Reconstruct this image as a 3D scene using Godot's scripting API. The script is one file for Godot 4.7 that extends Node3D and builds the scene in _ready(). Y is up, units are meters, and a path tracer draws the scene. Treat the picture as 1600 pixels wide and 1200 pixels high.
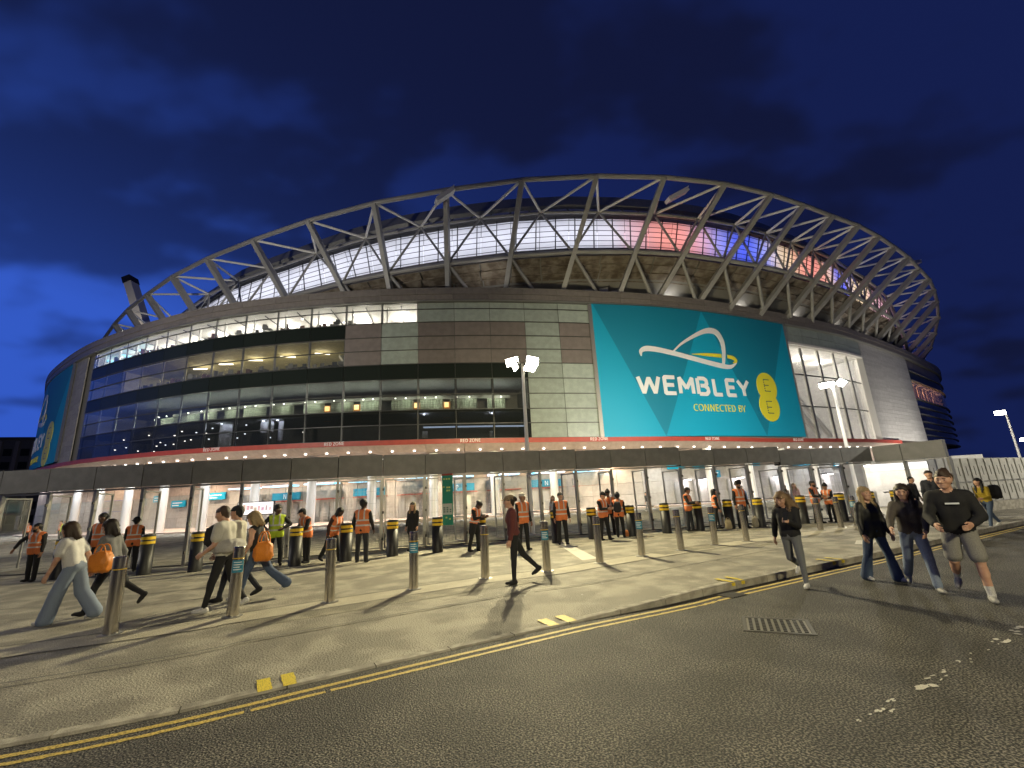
extends Node3D

# ---------------------------------------------------------------- helpers
var taken := {}
var M := {}
var boxes := {}
var wob := FastNoiseLite.new()

func numbered(n: String) -> String:
	var k: int = taken.get(n, 0)
	taken[n] = k + 1
	return n if k == 0 else "%s_%03d" % [n, k]

func tag(o: Node, label := "", category := "", group := "", kind := "") -> void:
	if label != "": o.set_meta("label", label)
	if category != "": o.set_meta("category", category)
	if group != "": o.set_meta("group", group)
	if kind != "": o.set_meta("kind", kind)

func thing(called: String, label: String, category: String, at := Vector3.ZERO, turn := 0.0, group := "") -> Node3D:
	var o := Node3D.new()
	o.name = numbered(called)
	add_child(o, true)
	o.position = at
	o.rotation.y = turn
	tag(o, label, category, group)
	return o

func put_mesh(called: String, mesh: Mesh, mat: Material, parent: Node = null, xf := Transform3D()) -> MeshInstance3D:
	var o := MeshInstance3D.new()
	o.name = called if parent else numbered(called)
	o.mesh = mesh
	o.material_override = mat
	o.transform = xf
	(parent if parent else self).add_child(o, true)
	return o

func obj(called: String, st: SurfaceTool, mat: Material, parent: Node = null, xf := Transform3D()) -> MeshInstance3D:
	st.generate_normals()
	return put_mesh(called, st.commit(), mat, parent, xf)

func struct(called: String, st: SurfaceTool, mat: Material) -> MeshInstance3D:
	var o := obj(called, st, mat)
	o.set_meta("kind", "structure")
	return o

func new_st(smooth := false) -> SurfaceTool:
	var st := SurfaceTool.new()
	st.begin(Mesh.PRIMITIVE_TRIANGLES)
	st.set_smooth_group(0 if smooth else -1)
	return st

# a, b, c, d counter-clockwise seen from the front
func quad(st: SurfaceTool, a: Vector3, b: Vector3, c: Vector3, d: Vector3) -> void:
	for p in [a, c, b, a, d, c]: st.add_vertex(p)

func add_box(st: SurfaceTool, xf: Transform3D, s: Vector3) -> void:
	var h := s / 2
	var p := []
	for k in 8: p.append(xf * Vector3(h.x if k & 1 else -h.x, h.y if k & 2 else -h.y, h.z if k & 4 else -h.z))
	quad(st, p[4], p[5], p[7], p[6]); quad(st, p[1], p[0], p[2], p[3]); quad(st, p[5], p[1], p[3], p[7])
	quad(st, p[0], p[4], p[6], p[2]); quad(st, p[6], p[7], p[3], p[2]); quad(st, p[0], p[1], p[5], p[4])

func at_box(st: SurfaceTool, c: Vector3, s: Vector3, turn := 0.0) -> void:
	add_box(st, Transform3D(Basis(Vector3.UP, turn), c), s)

# a straight beam of w across and h deep from a to b; "up" orients its depth
func beam(st: SurfaceTool, a: Vector3, b: Vector3, w: float, h: float, up := Vector3.UP) -> void:
	var z := (b - a).normalized()
	var x := up.cross(z)
	if x.length() < 0.01: x = Vector3.RIGHT.cross(z)
	x = x.normalized()
	add_box(st, Transform3D(Basis(x, z.cross(x), z), (a + b) / 2), Vector3(w, h, a.distance_to(b)))

func tube(st: SurfaceTool, pts: Array, radii: Array, sides := 10, caps := true) -> void:
	var rings := []
	var side := Vector3.ZERO
	for i in pts.size():
		var d: Vector3 = ((pts[mini(i + 1, pts.size() - 1)] as Vector3) - (pts[maxi(i - 1, 0)] as Vector3)).normalized()
		if side == Vector3.ZERO: side = d.cross(Vector3.UP if absf(d.y) < 0.9 else Vector3.RIGHT).normalized()
		side = (side - d * side.dot(d)).normalized()
		var other := d.cross(side)
		var r: float = radii[mini(i, radii.size() - 1)]
		var ring := []
		for k in sides:
			var a := TAU * k / sides
			ring.append((pts[i] as Vector3) + (side * cos(a) + other * sin(a)) * r)
		rings.append(ring)
	st.set_smooth_group(1)
	for i in rings.size() - 1:
		for k in sides:
			var n := (k + 1) % sides
			quad(st, rings[i][k], rings[i][n], rings[i + 1][n], rings[i + 1][k])
	st.set_smooth_group(-1)
	if caps:
		for e in [0, rings.size() - 1]:
			for k in range(1, sides - 1):
				if e == 0:
					for p in [rings[e][0], rings[e][k], rings[e][k + 1]]: st.add_vertex(p)
				else:
					for p in [rings[e][0], rings[e][k + 1], rings[e][k]]: st.add_vertex(p)

# profile of (radius, height) turned about y
func lathe(st: SurfaceTool, profile: Array, sides := 24, at := Vector3.ZERO) -> void:
	for i in profile.size() - 1:
		var a: Vector2 = profile[i]
		var b: Vector2 = profile[i + 1]
		st.set_smooth_group(i + 1)
		for k in sides:
			var t0 := TAU * k / sides
			var t1 := TAU * (k + 1) / sides
			var p := func(v: Vector2, t: float) -> Vector3: return at + Vector3(v.x * cos(t), v.y, -v.x * sin(t))
			if a.x > 0.0001 and b.x > 0.0001:
				quad(st, p.call(a, t0), p.call(a, t1), p.call(b, t1), p.call(b, t0))
			elif a.x > 0.0001:
				for q in [p.call(a, t0), p.call(b, t0), p.call(a, t1)]: st.add_vertex(q)
			elif b.x > 0.0001:
				for q in [p.call(a, t0), p.call(b, t0), p.call(b, t1)]: st.add_vertex(q)

func box_mesh(s: Vector3) -> BoxMesh:
	var key := "%.2f %.2f %.3f" % [s.x, s.y, s.z]
	if not boxes.has(key):
		var b := BoxMesh.new()
		b.size = Vector3(snappedf(s.x, 0.01), snappedf(s.y, 0.01), snappedf(s.z, 0.001))
		boxes[key] = b
	return boxes[key]

# colour given as linear reflectance
func mat(r: float, g: float, b: float, rough := 0.7, metal := 0.0) -> StandardMaterial3D:
	var m := StandardMaterial3D.new()
	m.albedo_color = Color(r, g, b).linear_to_srgb()
	m.roughness = rough
	m.metallic = metal
	return m

func glow(r: float, g: float, b: float, e: float) -> StandardMaterial3D:
	var m := mat(0.6, 0.6, 0.6)
	m.emission_enabled = true
	m.emission = Color(r, g, b).linear_to_srgb()
	m.emission_energy_multiplier = e
	return m

func glass(r: float, g: float, b: float, a: float) -> StandardMaterial3D:
	var m := mat(r, g, b, 0.03)
	m.albedo_color.a = a
	m.transparency = BaseMaterial3D.TRANSPARENCY_ALPHA
	m.metallic_specular = 0.6
	return m

func noise_tex(freq: float, lo: Color, hi: Color, size := 512, kind := FastNoiseLite.TYPE_SIMPLEX_SMOOTH, octaves := 4, lo_at := 0.25, hi_at := 0.75, number := 1) -> NoiseTexture2D:
	var n := FastNoiseLite.new()
	n.seed = number
	n.noise_type = kind
	n.frequency = freq
	n.fractal_octaves = octaves
	var t := NoiseTexture2D.new()
	t.width = size; t.height = size
	t.seamless = true
	t.noise = n
	var g := Gradient.new()
	g.set_color(0, lo); g.set_color(1, hi)
	g.set_offset(0, lo_at); g.set_offset(1, hi_at)
	t.color_ramp = g
	return t

func bump_tex(freq: float, strength: float, size := 512, octaves := 4, number := 1) -> NoiseTexture2D:
	var n := FastNoiseLite.new()
	n.seed = number
	n.noise_type = FastNoiseLite.TYPE_SIMPLEX_SMOOTH
	n.frequency = freq
	n.fractal_octaves = octaves
	var t := NoiseTexture2D.new()
	t.width = size; t.height = size
	t.seamless = true
	t.as_normal_map = true
	t.bump_strength = strength
	t.noise = n
	return t

func grey(v: float) -> Color:
	return Color(v, v, v)

# grain: a texture laid over all three axes in world space, times the colour
func grain(m: StandardMaterial3D, t: Texture2D, metres: float, bump: Texture2D = null, depth := 0.5, world := true) -> StandardMaterial3D:
	m.uv1_triplanar = true
	m.uv1_world_triplanar = world
	m.uv1_scale = Vector3.ONE / metres
	m.albedo_texture = t
	if bump:
		m.normal_enabled = true
		m.normal_texture = bump
		m.normal_scale = depth
	return m

# a second, coarser pattern multiplied over the first
func blotch(m: StandardMaterial3D, t: Texture2D, metres: float) -> StandardMaterial3D:
	m.detail_enabled = true
	m.detail_blend_mode = BaseMaterial3D.BLEND_MODE_MUL
	m.detail_albedo = t
	m.detail_uv_layer = BaseMaterial3D.DETAIL_UV_2
	m.uv2_triplanar = true
	m.uv2_world_triplanar = true
	m.uv2_scale = Vector3.ONE / metres
	return m

func catmull(p: Array, n: int) -> PackedVector2Array:
	var o := PackedVector2Array()
	for i in p.size() - 1:
		for k in n:
			o.append((p[i] as Vector2).cubic_interpolate(p[i + 1], p[maxi(i - 1, 0)] if i > 0 else p[0] * 2.0 - p[1], p[mini(i + 2, p.size() - 1)], float(k) / n))
	o.append(p[-1])
	return o

# ---------------------------------------------------------------- a curve in plan, by its length
class PlanLine:
	var p: PackedVector2Array
	var s := PackedFloat32Array()
	func _init(points: PackedVector2Array, zero_near := Vector2.INF) -> void:
		p = points
		var t := 0.0
		s.append(0.0)
		for i in range(1, p.size()):
			t += p[i].distance_to(p[i - 1])
			s.append(t)
		if zero_near != Vector2.INF:
			var best := 0
			for i in p.size():
				if p[i].distance_to(zero_near) < p[best].distance_to(zero_near): best = i
			var z := s[best]
			for i in s.size(): s[i] -= z
	func at(t: float) -> Vector2:
		var i := clampi(s.bsearch(t) - 1, 0, p.size() - 2)
		return p[i].lerp(p[i + 1], (t - s[i]) / (s[i + 1] - s[i]))
	func along(t: float) -> Vector2:
		return (at(t + 0.3) - at(t - 0.3)).normalized()
	# to the right of the direction of travel turned towards the viewer: outward
	func out(t: float) -> Vector2:
		var d := along(t)
		return Vector2(-d.y, d.x)
	func pos(t: float, off: float, h: float) -> Vector3:
		var q := at(t) + out(t) * off
		return Vector3(q.x, h, q.y)

func pw(x: float, xs: Array, ys: Array) -> float:
	if x <= xs[0]: return ys[0]
	for i in range(1, xs.size()):
		if x <= xs[i]: return lerpf(ys[i - 1], ys[i], (x - xs[i - 1]) / (xs[i] - xs[i - 1]))
	return ys[-1]

# ---------------------------------------------------------------- scene

func _ready() -> void:
	wob.seed = 5; wob.frequency = 1.0; wob.fractal_octaves = 3
	var cam := Camera3D.new()
	cam.name = "camera"
	cam.keep_aspect = Camera3D.KEEP_HEIGHT
	cam.fov = rad_to_deg(2.0 * atan(600.0 / 700.0))
	cam.near = 0.1; cam.far = 3000.0
	cam.transform = Transform3D(Basis(Vector3(0.998613, -0.051031, -0.012972), Vector3(0.052654, 0.967834, 0.246016), Vector3(0, -0.246358, 0.969179)), Vector3(0, 1.78, 0))
	add_child(cam)
	cam.current = true
	var env := Environment.new()
	env.background_mode = Environment.BG_SKY
	env.sky = Sky.new()
	env.sky.sky_material = dusk_sky()
	env.background_energy_multiplier = 1.0
	env.tonemap_mode = Environment.TONE_MAPPER_LINEAR
	env.tonemap_exposure = 1.0
	env.ssao_enabled = true; env.ssil_enabled = true; env.sdfgi_enabled = true
	var we := WorldEnvironment.new()
	we.name = "world"
	we.environment = env
	add_child(we)
	materials()
	ground()
	stadium()
	roof_truss()
	banners()
	under_the_stand()
	fence()
	hoarding()
	lamps()
	bollards()
	far_building()
	people()

func dusk_sky() -> PanoramaSkyMaterial:
	var w := 1024
	var h := 512
	var im := Image.create(w, h, false, Image.FORMAT_RGBF)
	var n1 := FastNoiseLite.new()
	n1.seed = 11; n1.frequency = 1.15; n1.fractal_octaves = 5; n1.noise_type = FastNoiseLite.TYPE_SIMPLEX_SMOOTH
	var n2 := FastNoiseLite.new()
	n2.seed = 4; n2.frequency = 2.4; n2.fractal_octaves = 4; n2.noise_type = FastNoiseLite.TYPE_SIMPLEX_SMOOTH
	var west := Vector3(-0.86, 0.10, -0.50).normalized()
	for j in h:
		var el := PI * (0.5 - (j + 0.5) / h)
		var y := sin(el)
		var c := cos(el)
		for i in w:
			var az := TAU * (i + 0.5) / w
			var d := Vector3(c * sin(az), y, -c * cos(az))
			var g := clampf(0.5 + 0.5 * d.dot(west), 0.0, 1.0)
			var low := pow(1.0 - clampf(y, 0.0, 1.0), 3.0)
			# clear dusk air, brighter towards the west where the sun has set
			var lit := 0.05 + 3.6 * pow(g, 6.0) * (0.035 + 0.965 * low)
			var col := Vector3(0.0058, 0.0088, 0.050).lerp(Vector3(0.036, 0.110, 0.60), clampf(lit, 0.0, 1.0))
			if y > -0.05:
				# cloud layer: spread out as on a ceiling
				var k := 1.0 / (maxf(y, 0.0) + 0.22)
				var q := Vector3(d.x * k, 0.0, d.z * k)
				var v := n1.get_noise_3d(q.x * 0.9, 3.0, q.z * 1.3) + 0.55 * n2.get_noise_3d(q.x * 1.3, 9.0, q.z * 2.2)
				v += 0.24 * smoothstep(0.22, 0.5, y) * (1.0 - smoothstep(0.62, 0.9, y)) * smoothstep(0.55, 0.8, g)
				var cover := smoothstep(-0.20, 0.36, v)
				# thin drawn-out streaks near the horizon
				var st := n2.get_noise_3d(d.x * 1.1, y * 8.0, d.z * 1.1 + 20.0)
				cover = maxf(cover, smoothstep(0.08, 0.34, st) * (1.0 - smoothstep(0.16, 0.36, y)) * 0.9)
				cover = maxf(cover, 0.12)
				var cloud := col * 0.30 + Vector3(0.0035, 0.004, 0.011)
				col = col.lerp(cloud, cover * 0.92)
			im.set_pixel(i, j, Color(col.x, col.y, col.z))
	var m := PanoramaSkyMaterial.new()
	m.panorama = ImageTexture.create_from_image(im)
	return m

func materials() -> void:
	var fine := noise_tex(0.09, grey(0.86), grey(1.0), 512, FastNoiseLite.TYPE_SIMPLEX_SMOOTH, 4)
	var soft := noise_tex(0.012, grey(0.93), grey(1.0), 512, FastNoiseLite.TYPE_SIMPLEX_SMOOTH, 5, 0.3, 0.7, 3)
	var stain := noise_tex(0.014, grey(0.80), grey(1.0), 512, FastNoiseLite.TYPE_SIMPLEX_SMOOTH, 6, 0.32, 0.66, 33)
	var speck := noise_tex(0.085, Color(0.13, 0.123, 0.112), grey(1.0), 1024, FastNoiseLite.TYPE_SIMPLEX_SMOOTH, 5, 0.38, 0.66, 7)
	var rough_bump := bump_tex(0.10, 12.0, 1024, 5, 7)
	var fine_bump := bump_tex(0.11, 5.0, 512, 3, 9)
	M.fine = fine; M.soft = soft; M.fine_bump = fine_bump
	M.road = blotch(grain(mat(0.235, 0.215, 0.168, 0.75), speck, 2.2, rough_bump, 1.0), stain, 9.0)
	M.pave = blotch(grain(mat(0.56, 0.52, 0.40, 0.78), noise_tex(0.12, grey(0.56), grey(1.0), 1024, FastNoiseLite.TYPE_SIMPLEX_SMOOTH, 3, 0.3, 0.7, 17), 2.0, fine_bump, 0.6), stain, 7.0)
	M.pave_band = blotch(grain(mat(0.62, 0.57, 0.43, 0.8), noise_tex(0.2, grey(0.70), grey(1.0), 512, FastNoiseLite.TYPE_SIMPLEX_SMOOTH, 3, 0.3, 0.7, 18), 2.0, fine_bump, 0.4), soft, 5.0)
	M.pave_patch = blotch(grain(mat(0.49, 0.45, 0.33, 0.8), M.pave.albedo_texture, 1.7, fine_bump, 0.6), stain, 5.0)
	M.joint = mat(0.10, 0.095, 0.085, 0.9)
	M.kerb = blotch(grain(mat(0.50, 0.465, 0.37, 0.8), fine, 0.8, fine_bump, 0.6), stain, 1.7)
	M.kerb2 = blotch(grain(mat(0.42, 0.39, 0.31, 0.8), fine, 0.8, fine_bump, 0.6), stain, 1.7)
	M.yellow = grain(mat(0.62, 0.46, 0.10, 0.7), noise_tex(0.06, grey(0.62), grey(1.0), 512, FastNoiseLite.TYPE_SIMPLEX_SMOOTH, 5, 0.2, 0.6, 21), 0.9)
	M.yellow_new = grain(mat(0.74, 0.57, 0.035, 0.65), noise_tex(0.05, Color(0.50, 0.52, 0.62), Color(1, 1, 1), 512, FastNoiseLite.TYPE_SIMPLEX_SMOOTH, 6, 0.22, 0.5, 81), 0.5)
	M.white_paint = grain(mat(0.62, 0.59, 0.50, 0.7), fine, 0.7)
	M.iron = grain(mat(0.12, 0.115, 0.10, 0.55, 0.3), fine, 0.4)
	M.steel = mat(0.54, 0.51, 0.46, 0.2, 1.0)
	M.galv = grain(mat(0.40, 0.395, 0.37, 0.42, 0.7), fine, 0.7)
	M.truss = blotch(grain(mat(0.36, 0.355, 0.345, 0.45), fine, 3.0), soft, 14.0)
	M.white_steel = mat(0.68, 0.67, 0.64, 0.5)
	M.black = mat(0.018, 0.018, 0.017, 0.5)
	M.band = mat(0.72, 0.48, 0.02, 0.5)
	M.blue_note = mat(0.03, 0.21, 0.32, 0.45)
	M.note_white = mat(0.75, 0.78, 0.78, 0.6)
	M.fascia = blotch(grain(mat(0.27, 0.268, 0.25, 0.5), fine, 1.1), soft, 3.0)
	M.fascia2 = blotch(grain(mat(0.25, 0.25, 0.235, 0.5), fine, 1.1), soft, 3.0)
	# the cladding of the stadium
	M.green = []; M.brown = []; M.cornice = []; M.stone = []; M.white_clad = []; M.dark_spandrel = []
	for k in 3:
		var f := 1.0 - 0.06 * k
		M.green.append(blotch(grain(mat(0.40 * f, 0.46 * f, 0.42 * f, 0.32), soft, 6.0), fine, 2.0))
		M.brown.append(blotch(grain(mat(0.225 * f, 0.195 * f, 0.182 * f, 0.4), soft, 6.0), fine, 2.0))
		M.cornice.append(blotch(grain(mat(0.24 * f, 0.215 * f, 0.195 * f, 0.5), soft, 4.0), fine, 1.5))
		M.stone.append(blotch(grain(mat(0.42 * f, 0.40 * f, 0.36 * f, 0.6), soft, 4.0), fine, 1.5))
		M.white_clad.append(blotch(grain(mat(0.60 * f, 0.59 * f, 0.57 * f, 0.45), soft, 5.0), fine, 2.0))
		M.dark_spandrel.append(mat(0.016 * f, 0.021 * f, 0.018 * f, 0.28))
		M.dark_spandrel[k].metallic_specular = 0.22
	M.glass = glass(0.10, 0.12, 0.11, 0.16)
	M.clear_glass = glass(0.7, 0.75, 0.73, 0.05)
	M.smoked = glass(0.015, 0.018, 0.017, 0.50)
	M.smoked.metallic_specular = 0.3
	M.tinted = glass(0.03, 0.035, 0.03, 0.22)
	M.transom = mat(0.05, 0.05, 0.048, 0.4)
	M.red = grain(mat(0.40, 0.065, 0.045, 0.5), soft, 6.0)
	M.soffit = blotch(grain(mat(0.52, 0.42, 0.35, 0.6), soft, 4.0), fine, 1.5)
	M.wall_in = grain(mat(0.66, 0.645, 0.60, 0.7), soft, 5.0)
	M.ceil_in = mat(0.74, 0.73, 0.69, 0.7)
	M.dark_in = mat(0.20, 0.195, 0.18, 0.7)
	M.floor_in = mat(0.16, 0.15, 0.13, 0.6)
	M.boards = blotch(grain(mat(0.27, 0.235, 0.19, 0.8), noise_tex(0.02, Color(0.66, 0.62, 0.58), Color(1, 1, 1), 512, FastNoiseLite.TYPE_SIMPLEX_SMOOTH, 5, 0.3, 0.7, 61), 7.0), M.fine, 2.0)
	M.boards.uv1_scale = Vector3(0.07, 0.5, 0.07)
	M.letter = mat(0.74, 0.74, 0.74, 0.5)
	M.teal = mat(0.005, 0.32, 0.52, 0.55)
	M.teal_dark = mat(0.006, 0.205, 0.33, 0.55)
	M.logo_yellow = mat(0.72, 0.66, 0.04, 0.5)
	M.logo_white = mat(0.74, 0.75, 0.77, 0.5)
	M.logo_ink = mat(0.01, 0.09, 0.11, 0.5)

# ---------------------------------------------------------------- ground, road, kerb
var kerb_line: PlanLine
func kerb_top(x: float) -> float:
	return lerpf(0.022, 0.12, smoothstep(0.3, 3.2, x))

func ribbon_flat(st: SurfaceTool, c: PlanLine, s0: float, s1: float, d0: float, d1: float, y: float, ragged := 0.0, step := 0.25) -> void:
	var s := s0
	var last := []
	while s < s1 + step * 0.5:
		var e := minf(s, s1)
		var j0 := wob.get_noise_2d(e * 9.0, 3.0) * ragged
		var j1 := wob.get_noise_2d(e * 9.0, 47.0) * ragged
		var a := c.pos(e, d0 + j0, y)
		var b := c.pos(e, d1 + j1, y)
		if last: quad(st, last[0], a, b, last[1])
		last = [b, a]
		if true: last = [a, b]
		s += step

func blob(st: SurfaceTool, c: Vector3, rx: float, rz: float, turn: float, number: int) -> void:
	var ring := []
	for k in 18:
		var a := TAU * k / 18
		var r := 1.0 + 0.55 * wob.get_noise_2d(cos(a) * 1.6 + number * 7.3, sin(a) * 1.6)
		ring.append(c + Basis(Vector3.UP, turn) * Vector3(cos(a) * rx * r, 0, -sin(a) * rz * r))
	for k in 18:
		for p in [c, ring[(k + 1) % 18], ring[k]]: st.add_vertex(p)

func ground() -> void:
	kerb_line = PlanLine.new(catmull([Vector2(-60, 14), Vector2(-30, 4.2), Vector2(-12, -1.5), Vector2(-7, -3.25), Vector2(-4.5, -4.2), Vector2(-3.3, -4.72), Vector2(-2, -5.5), Vector2(-0.18, -6.56), Vector2(0.55, -6.98), Vector2(1.1, -7.26), Vector2(2.5, -7.95), Vector2(3.4, -8.5), Vector2(5.6, -9.72), Vector2(9, -11.6), Vector2(14.9, -15.0), Vector2(17.6, -16.5), Vector2(30, -23.5), Vector2(70, -46)], 12), Vector2(-0.18, -6.56))
	var st := new_st()
	quad(st, Vector3(-900, 0, 700), Vector3(900, 0, 700), Vector3(900, 0, -1200), Vector3(-900, 0, -1200))
	struct("road", st, M.road)
	# pavement and forecourt behind the kerb, ramped down to the dropped kerb
	st = new_st(true)
	var into := Vector2(-0.40, -0.92).normalized()
	var rows := [0.0, 0.3, 0.7, 1.2, 1.8, 2.6, 6.0, 14.0, 40.0, 160.0]
	var s := -62.0
	var prev := []
	while s < 92.0:
		var line := []
		var at := kerb_line.at(s) - kerb_line.out(s) * 0.14
		for d in rows:
			var q: Vector2 = at + into * float(d)
			var k := smoothstep(0.0, 2.0, float(d))
			line.append(Vector3(q.x, lerpf(kerb_top(at.x) - 0.006, 0.12, k), q.y))
		if prev:
			for k in rows.size() - 1: quad(st, prev[k], line[k], line[k + 1], prev[k + 1])
		prev = line
		s += 0.8
	struct("pavement", st, M.pave)
	# kerb stones
	var kerb := Node3D.new()
	kerb.name = "kerb"
	add_child(kerb)
	kerb.set_meta("kind", "structure")
	s = -9.0
	var n := 0
	while s < 34.0:
		var e := s + 0.905
		st = new_st()
		var f := []
		for t in [s + 0.006, e - 0.006]:
			var h := kerb_top(kerb_line.at(t).x)
			f.append([kerb_line.pos(t, 0.0, -0.05), kerb_line.pos(t, 0.0, h - 0.018), kerb_line.pos(t, -0.018, h), kerb_line.pos(t, -0.14, h), kerb_line.pos(t, -0.14, -0.05)])
		for k in 4: quad(st, f[0][k], f[1][k], f[1][k + 1], f[0][k + 1])
		for g in [[f[0], false], [f[1], true]]:
			for k in range(1, 4):
				var tri := [g[0][0], g[0][k], g[0][k + 1]]
				if g[1]: tri = [g[0][0], g[0][k + 1], g[0][k]]
				for p in tri: st.add_vertex(p)
		obj("kerb_stone", st, M.kerb if (n * 7) % 3 else M.kerb2, kerb)
		s = e
		n += 1
	for far in [[-62.0, -9.0], [34.0, 90.0]]:
		st = new_st()
		s = far[0]
		while s < far[1]:
			var h0 := kerb_top(kerb_line.at(s).x)
			var h1 := kerb_top(kerb_line.at(s + 0.9).x)
			quad(st, kerb_line.pos(s, 0, -0.05), kerb_line.pos(s + 0.9, 0, -0.05), kerb_line.pos(s + 0.9, 0, h1), kerb_line.pos(s, 0, h0))
			quad(st, kerb_line.pos(s, 0, h0), kerb_line.pos(s + 0.9, 0, h1), kerb_line.pos(s + 0.9, -0.14, h1), kerb_line.pos(s, -0.14, h0))
			s += 0.9
		obj("kerb_run", st, M.kerb, kerb).set_meta("kind", "stuff")
	# double yellow lines, the inner one worn
	st = new_st()
	ribbon_flat(st, kerb_line, -40, 60, 0.235, 0.165, 0.004, 0.008, 0.12)
	struct("yellow_line", st, M.yellow)
	st = new_st()
	var breaks := [[-40.0, -3.05, 0.022], [-3.0, -2.35, 0.012], [-2.3, 3.05, 0.014], [3.08, 3.5, 0.03], [3.54, 60.0, 0.01]]
	for b in breaks: ribbon_flat(st, kerb_line, b[0], b[1], 0.39, 0.33, 0.004, b[2], 0.06)
	struct("yellow_line_001", st, M.yellow)
	# loading marks on the kerb
	for m in [[-2.93, 0.13], [-2.70, 0.13], [0.62, 0.16], [0.92, 0.16], [4.45, 0.1], [4.72, 0.1], [7.75, 0.12], [8.1, 0.12]]:
		st = new_st()
		var w: float = m[1]
		var y := kerb_top(kerb_line.at(m[0]).x) + 0.004
		for q in 6:
			var o0 := -0.01 - 0.35 * q / 6.0
			var o1 := -0.01 - 0.35 * (q + 1) / 6.0
			var j0 := 0.012 * wob.get_noise_2d(m[0] * 31.0 + q * 5.0, 1.0)
			var j1 := 0.012 * wob.get_noise_2d(m[0] * 31.0 + q * 5.0 + 5.0, 1.0)
			var k0 := 0.012 * wob.get_noise_2d(m[0] * 17.0 + q * 5.0, 60.0)
			var k1 := 0.012 * wob.get_noise_2d(m[0] * 17.0 + q * 5.0 + 5.0, 60.0)
			quad(st, kerb_line.pos(m[0] + j0, o0, y + q * 0.002), kerb_line.pos(m[0] + w + k0, o0, y + q * 0.002), kerb_line.pos(m[0] + w + k1, o1, y + q * 0.002 + 0.002), kerb_line.pos(m[0] + j1, o1, y + q * 0.002 + 0.002))
		if m[0] > 3.0: quad(st, kerb_line.pos(m[0], 0.004, 0.055), kerb_line.pos(m[0] + w, 0.004, 0.055), kerb_line.pos(m[0] + w, 0.004, 0.112), kerb_line.pos(m[0], 0.004, 0.112))
		struct("yellow_kerb_mark", st, M.yellow_new).name = numbered("yellow_kerb_mark")
	# the worn broken white line in the road
	var dir := Vector3(5.87 - 2.36, 0, -5.9 + 3.86).normalized()
	var ang := atan2(-dir.z, dir.x)
	st = new_st()
	var rng := RandomNumberGenerator.new()
	rng.seed = 12
	for k in 46:
		var t := rng.randf()
		var where := Vector3(2.36, 0.004 + 0.00005 * k, -3.86) + dir * (t * 5.2)
		var worn := 0.8 if t > 0.62 or absf(t - 0.245) < 0.035 else 0.28
		where += Vector3(dir.z, 0, -dir.x) * rng.randf_range(-0.045, 0.045)
		blob(st, where, rng.randf_range(0.03, 0.13) * worn, rng.randf_range(0.02, 0.05) * worn, ang + rng.randf_range(-0.4, 0.4), k)
	struct("white_line", st, M.white_paint)
	# light bands in the paving: along the bollards and across the threshold
	st = new_st()
	var row := PlanLine.new(catmull([Vector2(-16, -2.6), Vector2(-6.15, -7.1), Vector2(-4.8, -7.9), Vector2(-3.51, -8.7), Vector2(-2.17, -9.5), Vector2(-0.8, -10.3), Vector2(0.58, -10.85), Vector2(1.93, -11.7), Vector2(3.19, -12.5), Vector2(5.76, -14.0), Vector2(8.53, -15.4), Vector2(12.5, -17.5), Vector2(19, -21)], 6))
	ribbon_flat(st, row, 6.0, 36.0, 0.42, -0.30, 0.1245, 0.0, 0.5)
	struct("paving_band", st, M.pave_band)
	for k in 5:
		st = new_st()
		ribbon_flat(st, row, 4.0, 38.0, [0.44, -0.32, 1.75, -2.6, -4.2][k], [0.405, -0.355, 1.722, -2.63, -4.235][k], 0.1285, 0.014, 0.1)
		struct("paving_joint", st, M.joint).name = numbered("paving_joint")
	for g in [[Vector3(1.28, 0, -17.2), Vector3(1.62, 0, -17.3), Vector3(2.02, 0, -12.6), Vector3(1.58, 0, -12.4)], [Vector3(8.9, 0, -12.75), Vector3(9.2, 0, -12.5), Vector3(9.9, 0, -13.25), Vector3(9.5, 0, -13.5)], [Vector3(10.9, 0, -13.9), Vector3(11.3, 0, -13.65), Vector3(12.3, 0, -14.4), Vector3(11.9, 0, -14.75)]]:
		var long: Vector3 = (g[3] + g[2]) / 2 - (g[0] + g[1]) / 2
		var slabs := int(ceil(long.length() / 0.6))
		var path := Node3D.new()
		path.name = numbered("pale_slab_strip")
		add_child(path)
		path.set_meta("kind", "structure")
		for k in slabs:
			st = new_st()
			var t0 := (k + 0.012) / slabs
			var t1 := (k + 0.988) / slabs
			var up := Vector3(0, 0.1265, 0)
			quad(st, g[0].lerp(g[3], t0) + up, g[1].lerp(g[2], t0) + up, g[1].lerp(g[2], t1) + up, g[0].lerp(g[3], t1) + up)
			obj("paving_slab", st, M.white_paint, path)
	# trench reinstatements: strips of newer surfacing, slightly darker or lighter than their surroundings
	for q in [[-3.0, 2.2, -2.55, -3.25, 0.1242, "p"], [6.4, 9.0, -3.4, -4.2, 0.1246, "p"], [12.0, 19.0, -2.3, -2.85, 0.1244, "p"]]:
		st = new_st()
		ribbon_flat(st, kerb_line, q[0], q[1], q[2], q[3], q[4], 0.02, 0.2)
		struct("surface_patch", st, M.pave_patch).name = numbered("surface_patch")
	# manhole cover in the road
	var mh := thing("manhole_cover", "square iron manhole cover with raised studs set in the road", "manhole cover", Vector3(3.27, 0.0, -6.46), -0.42)
	st = new_st()
	at_box(st, Vector3(0, -0.02, 0), Vector3(0.70, 0.05, 0.62))
	obj("plate", st, grain(mat(0.27, 0.255, 0.21, 0.5, 0.2), M.fine, 0.4), mh)
	st = new_st()
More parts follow.
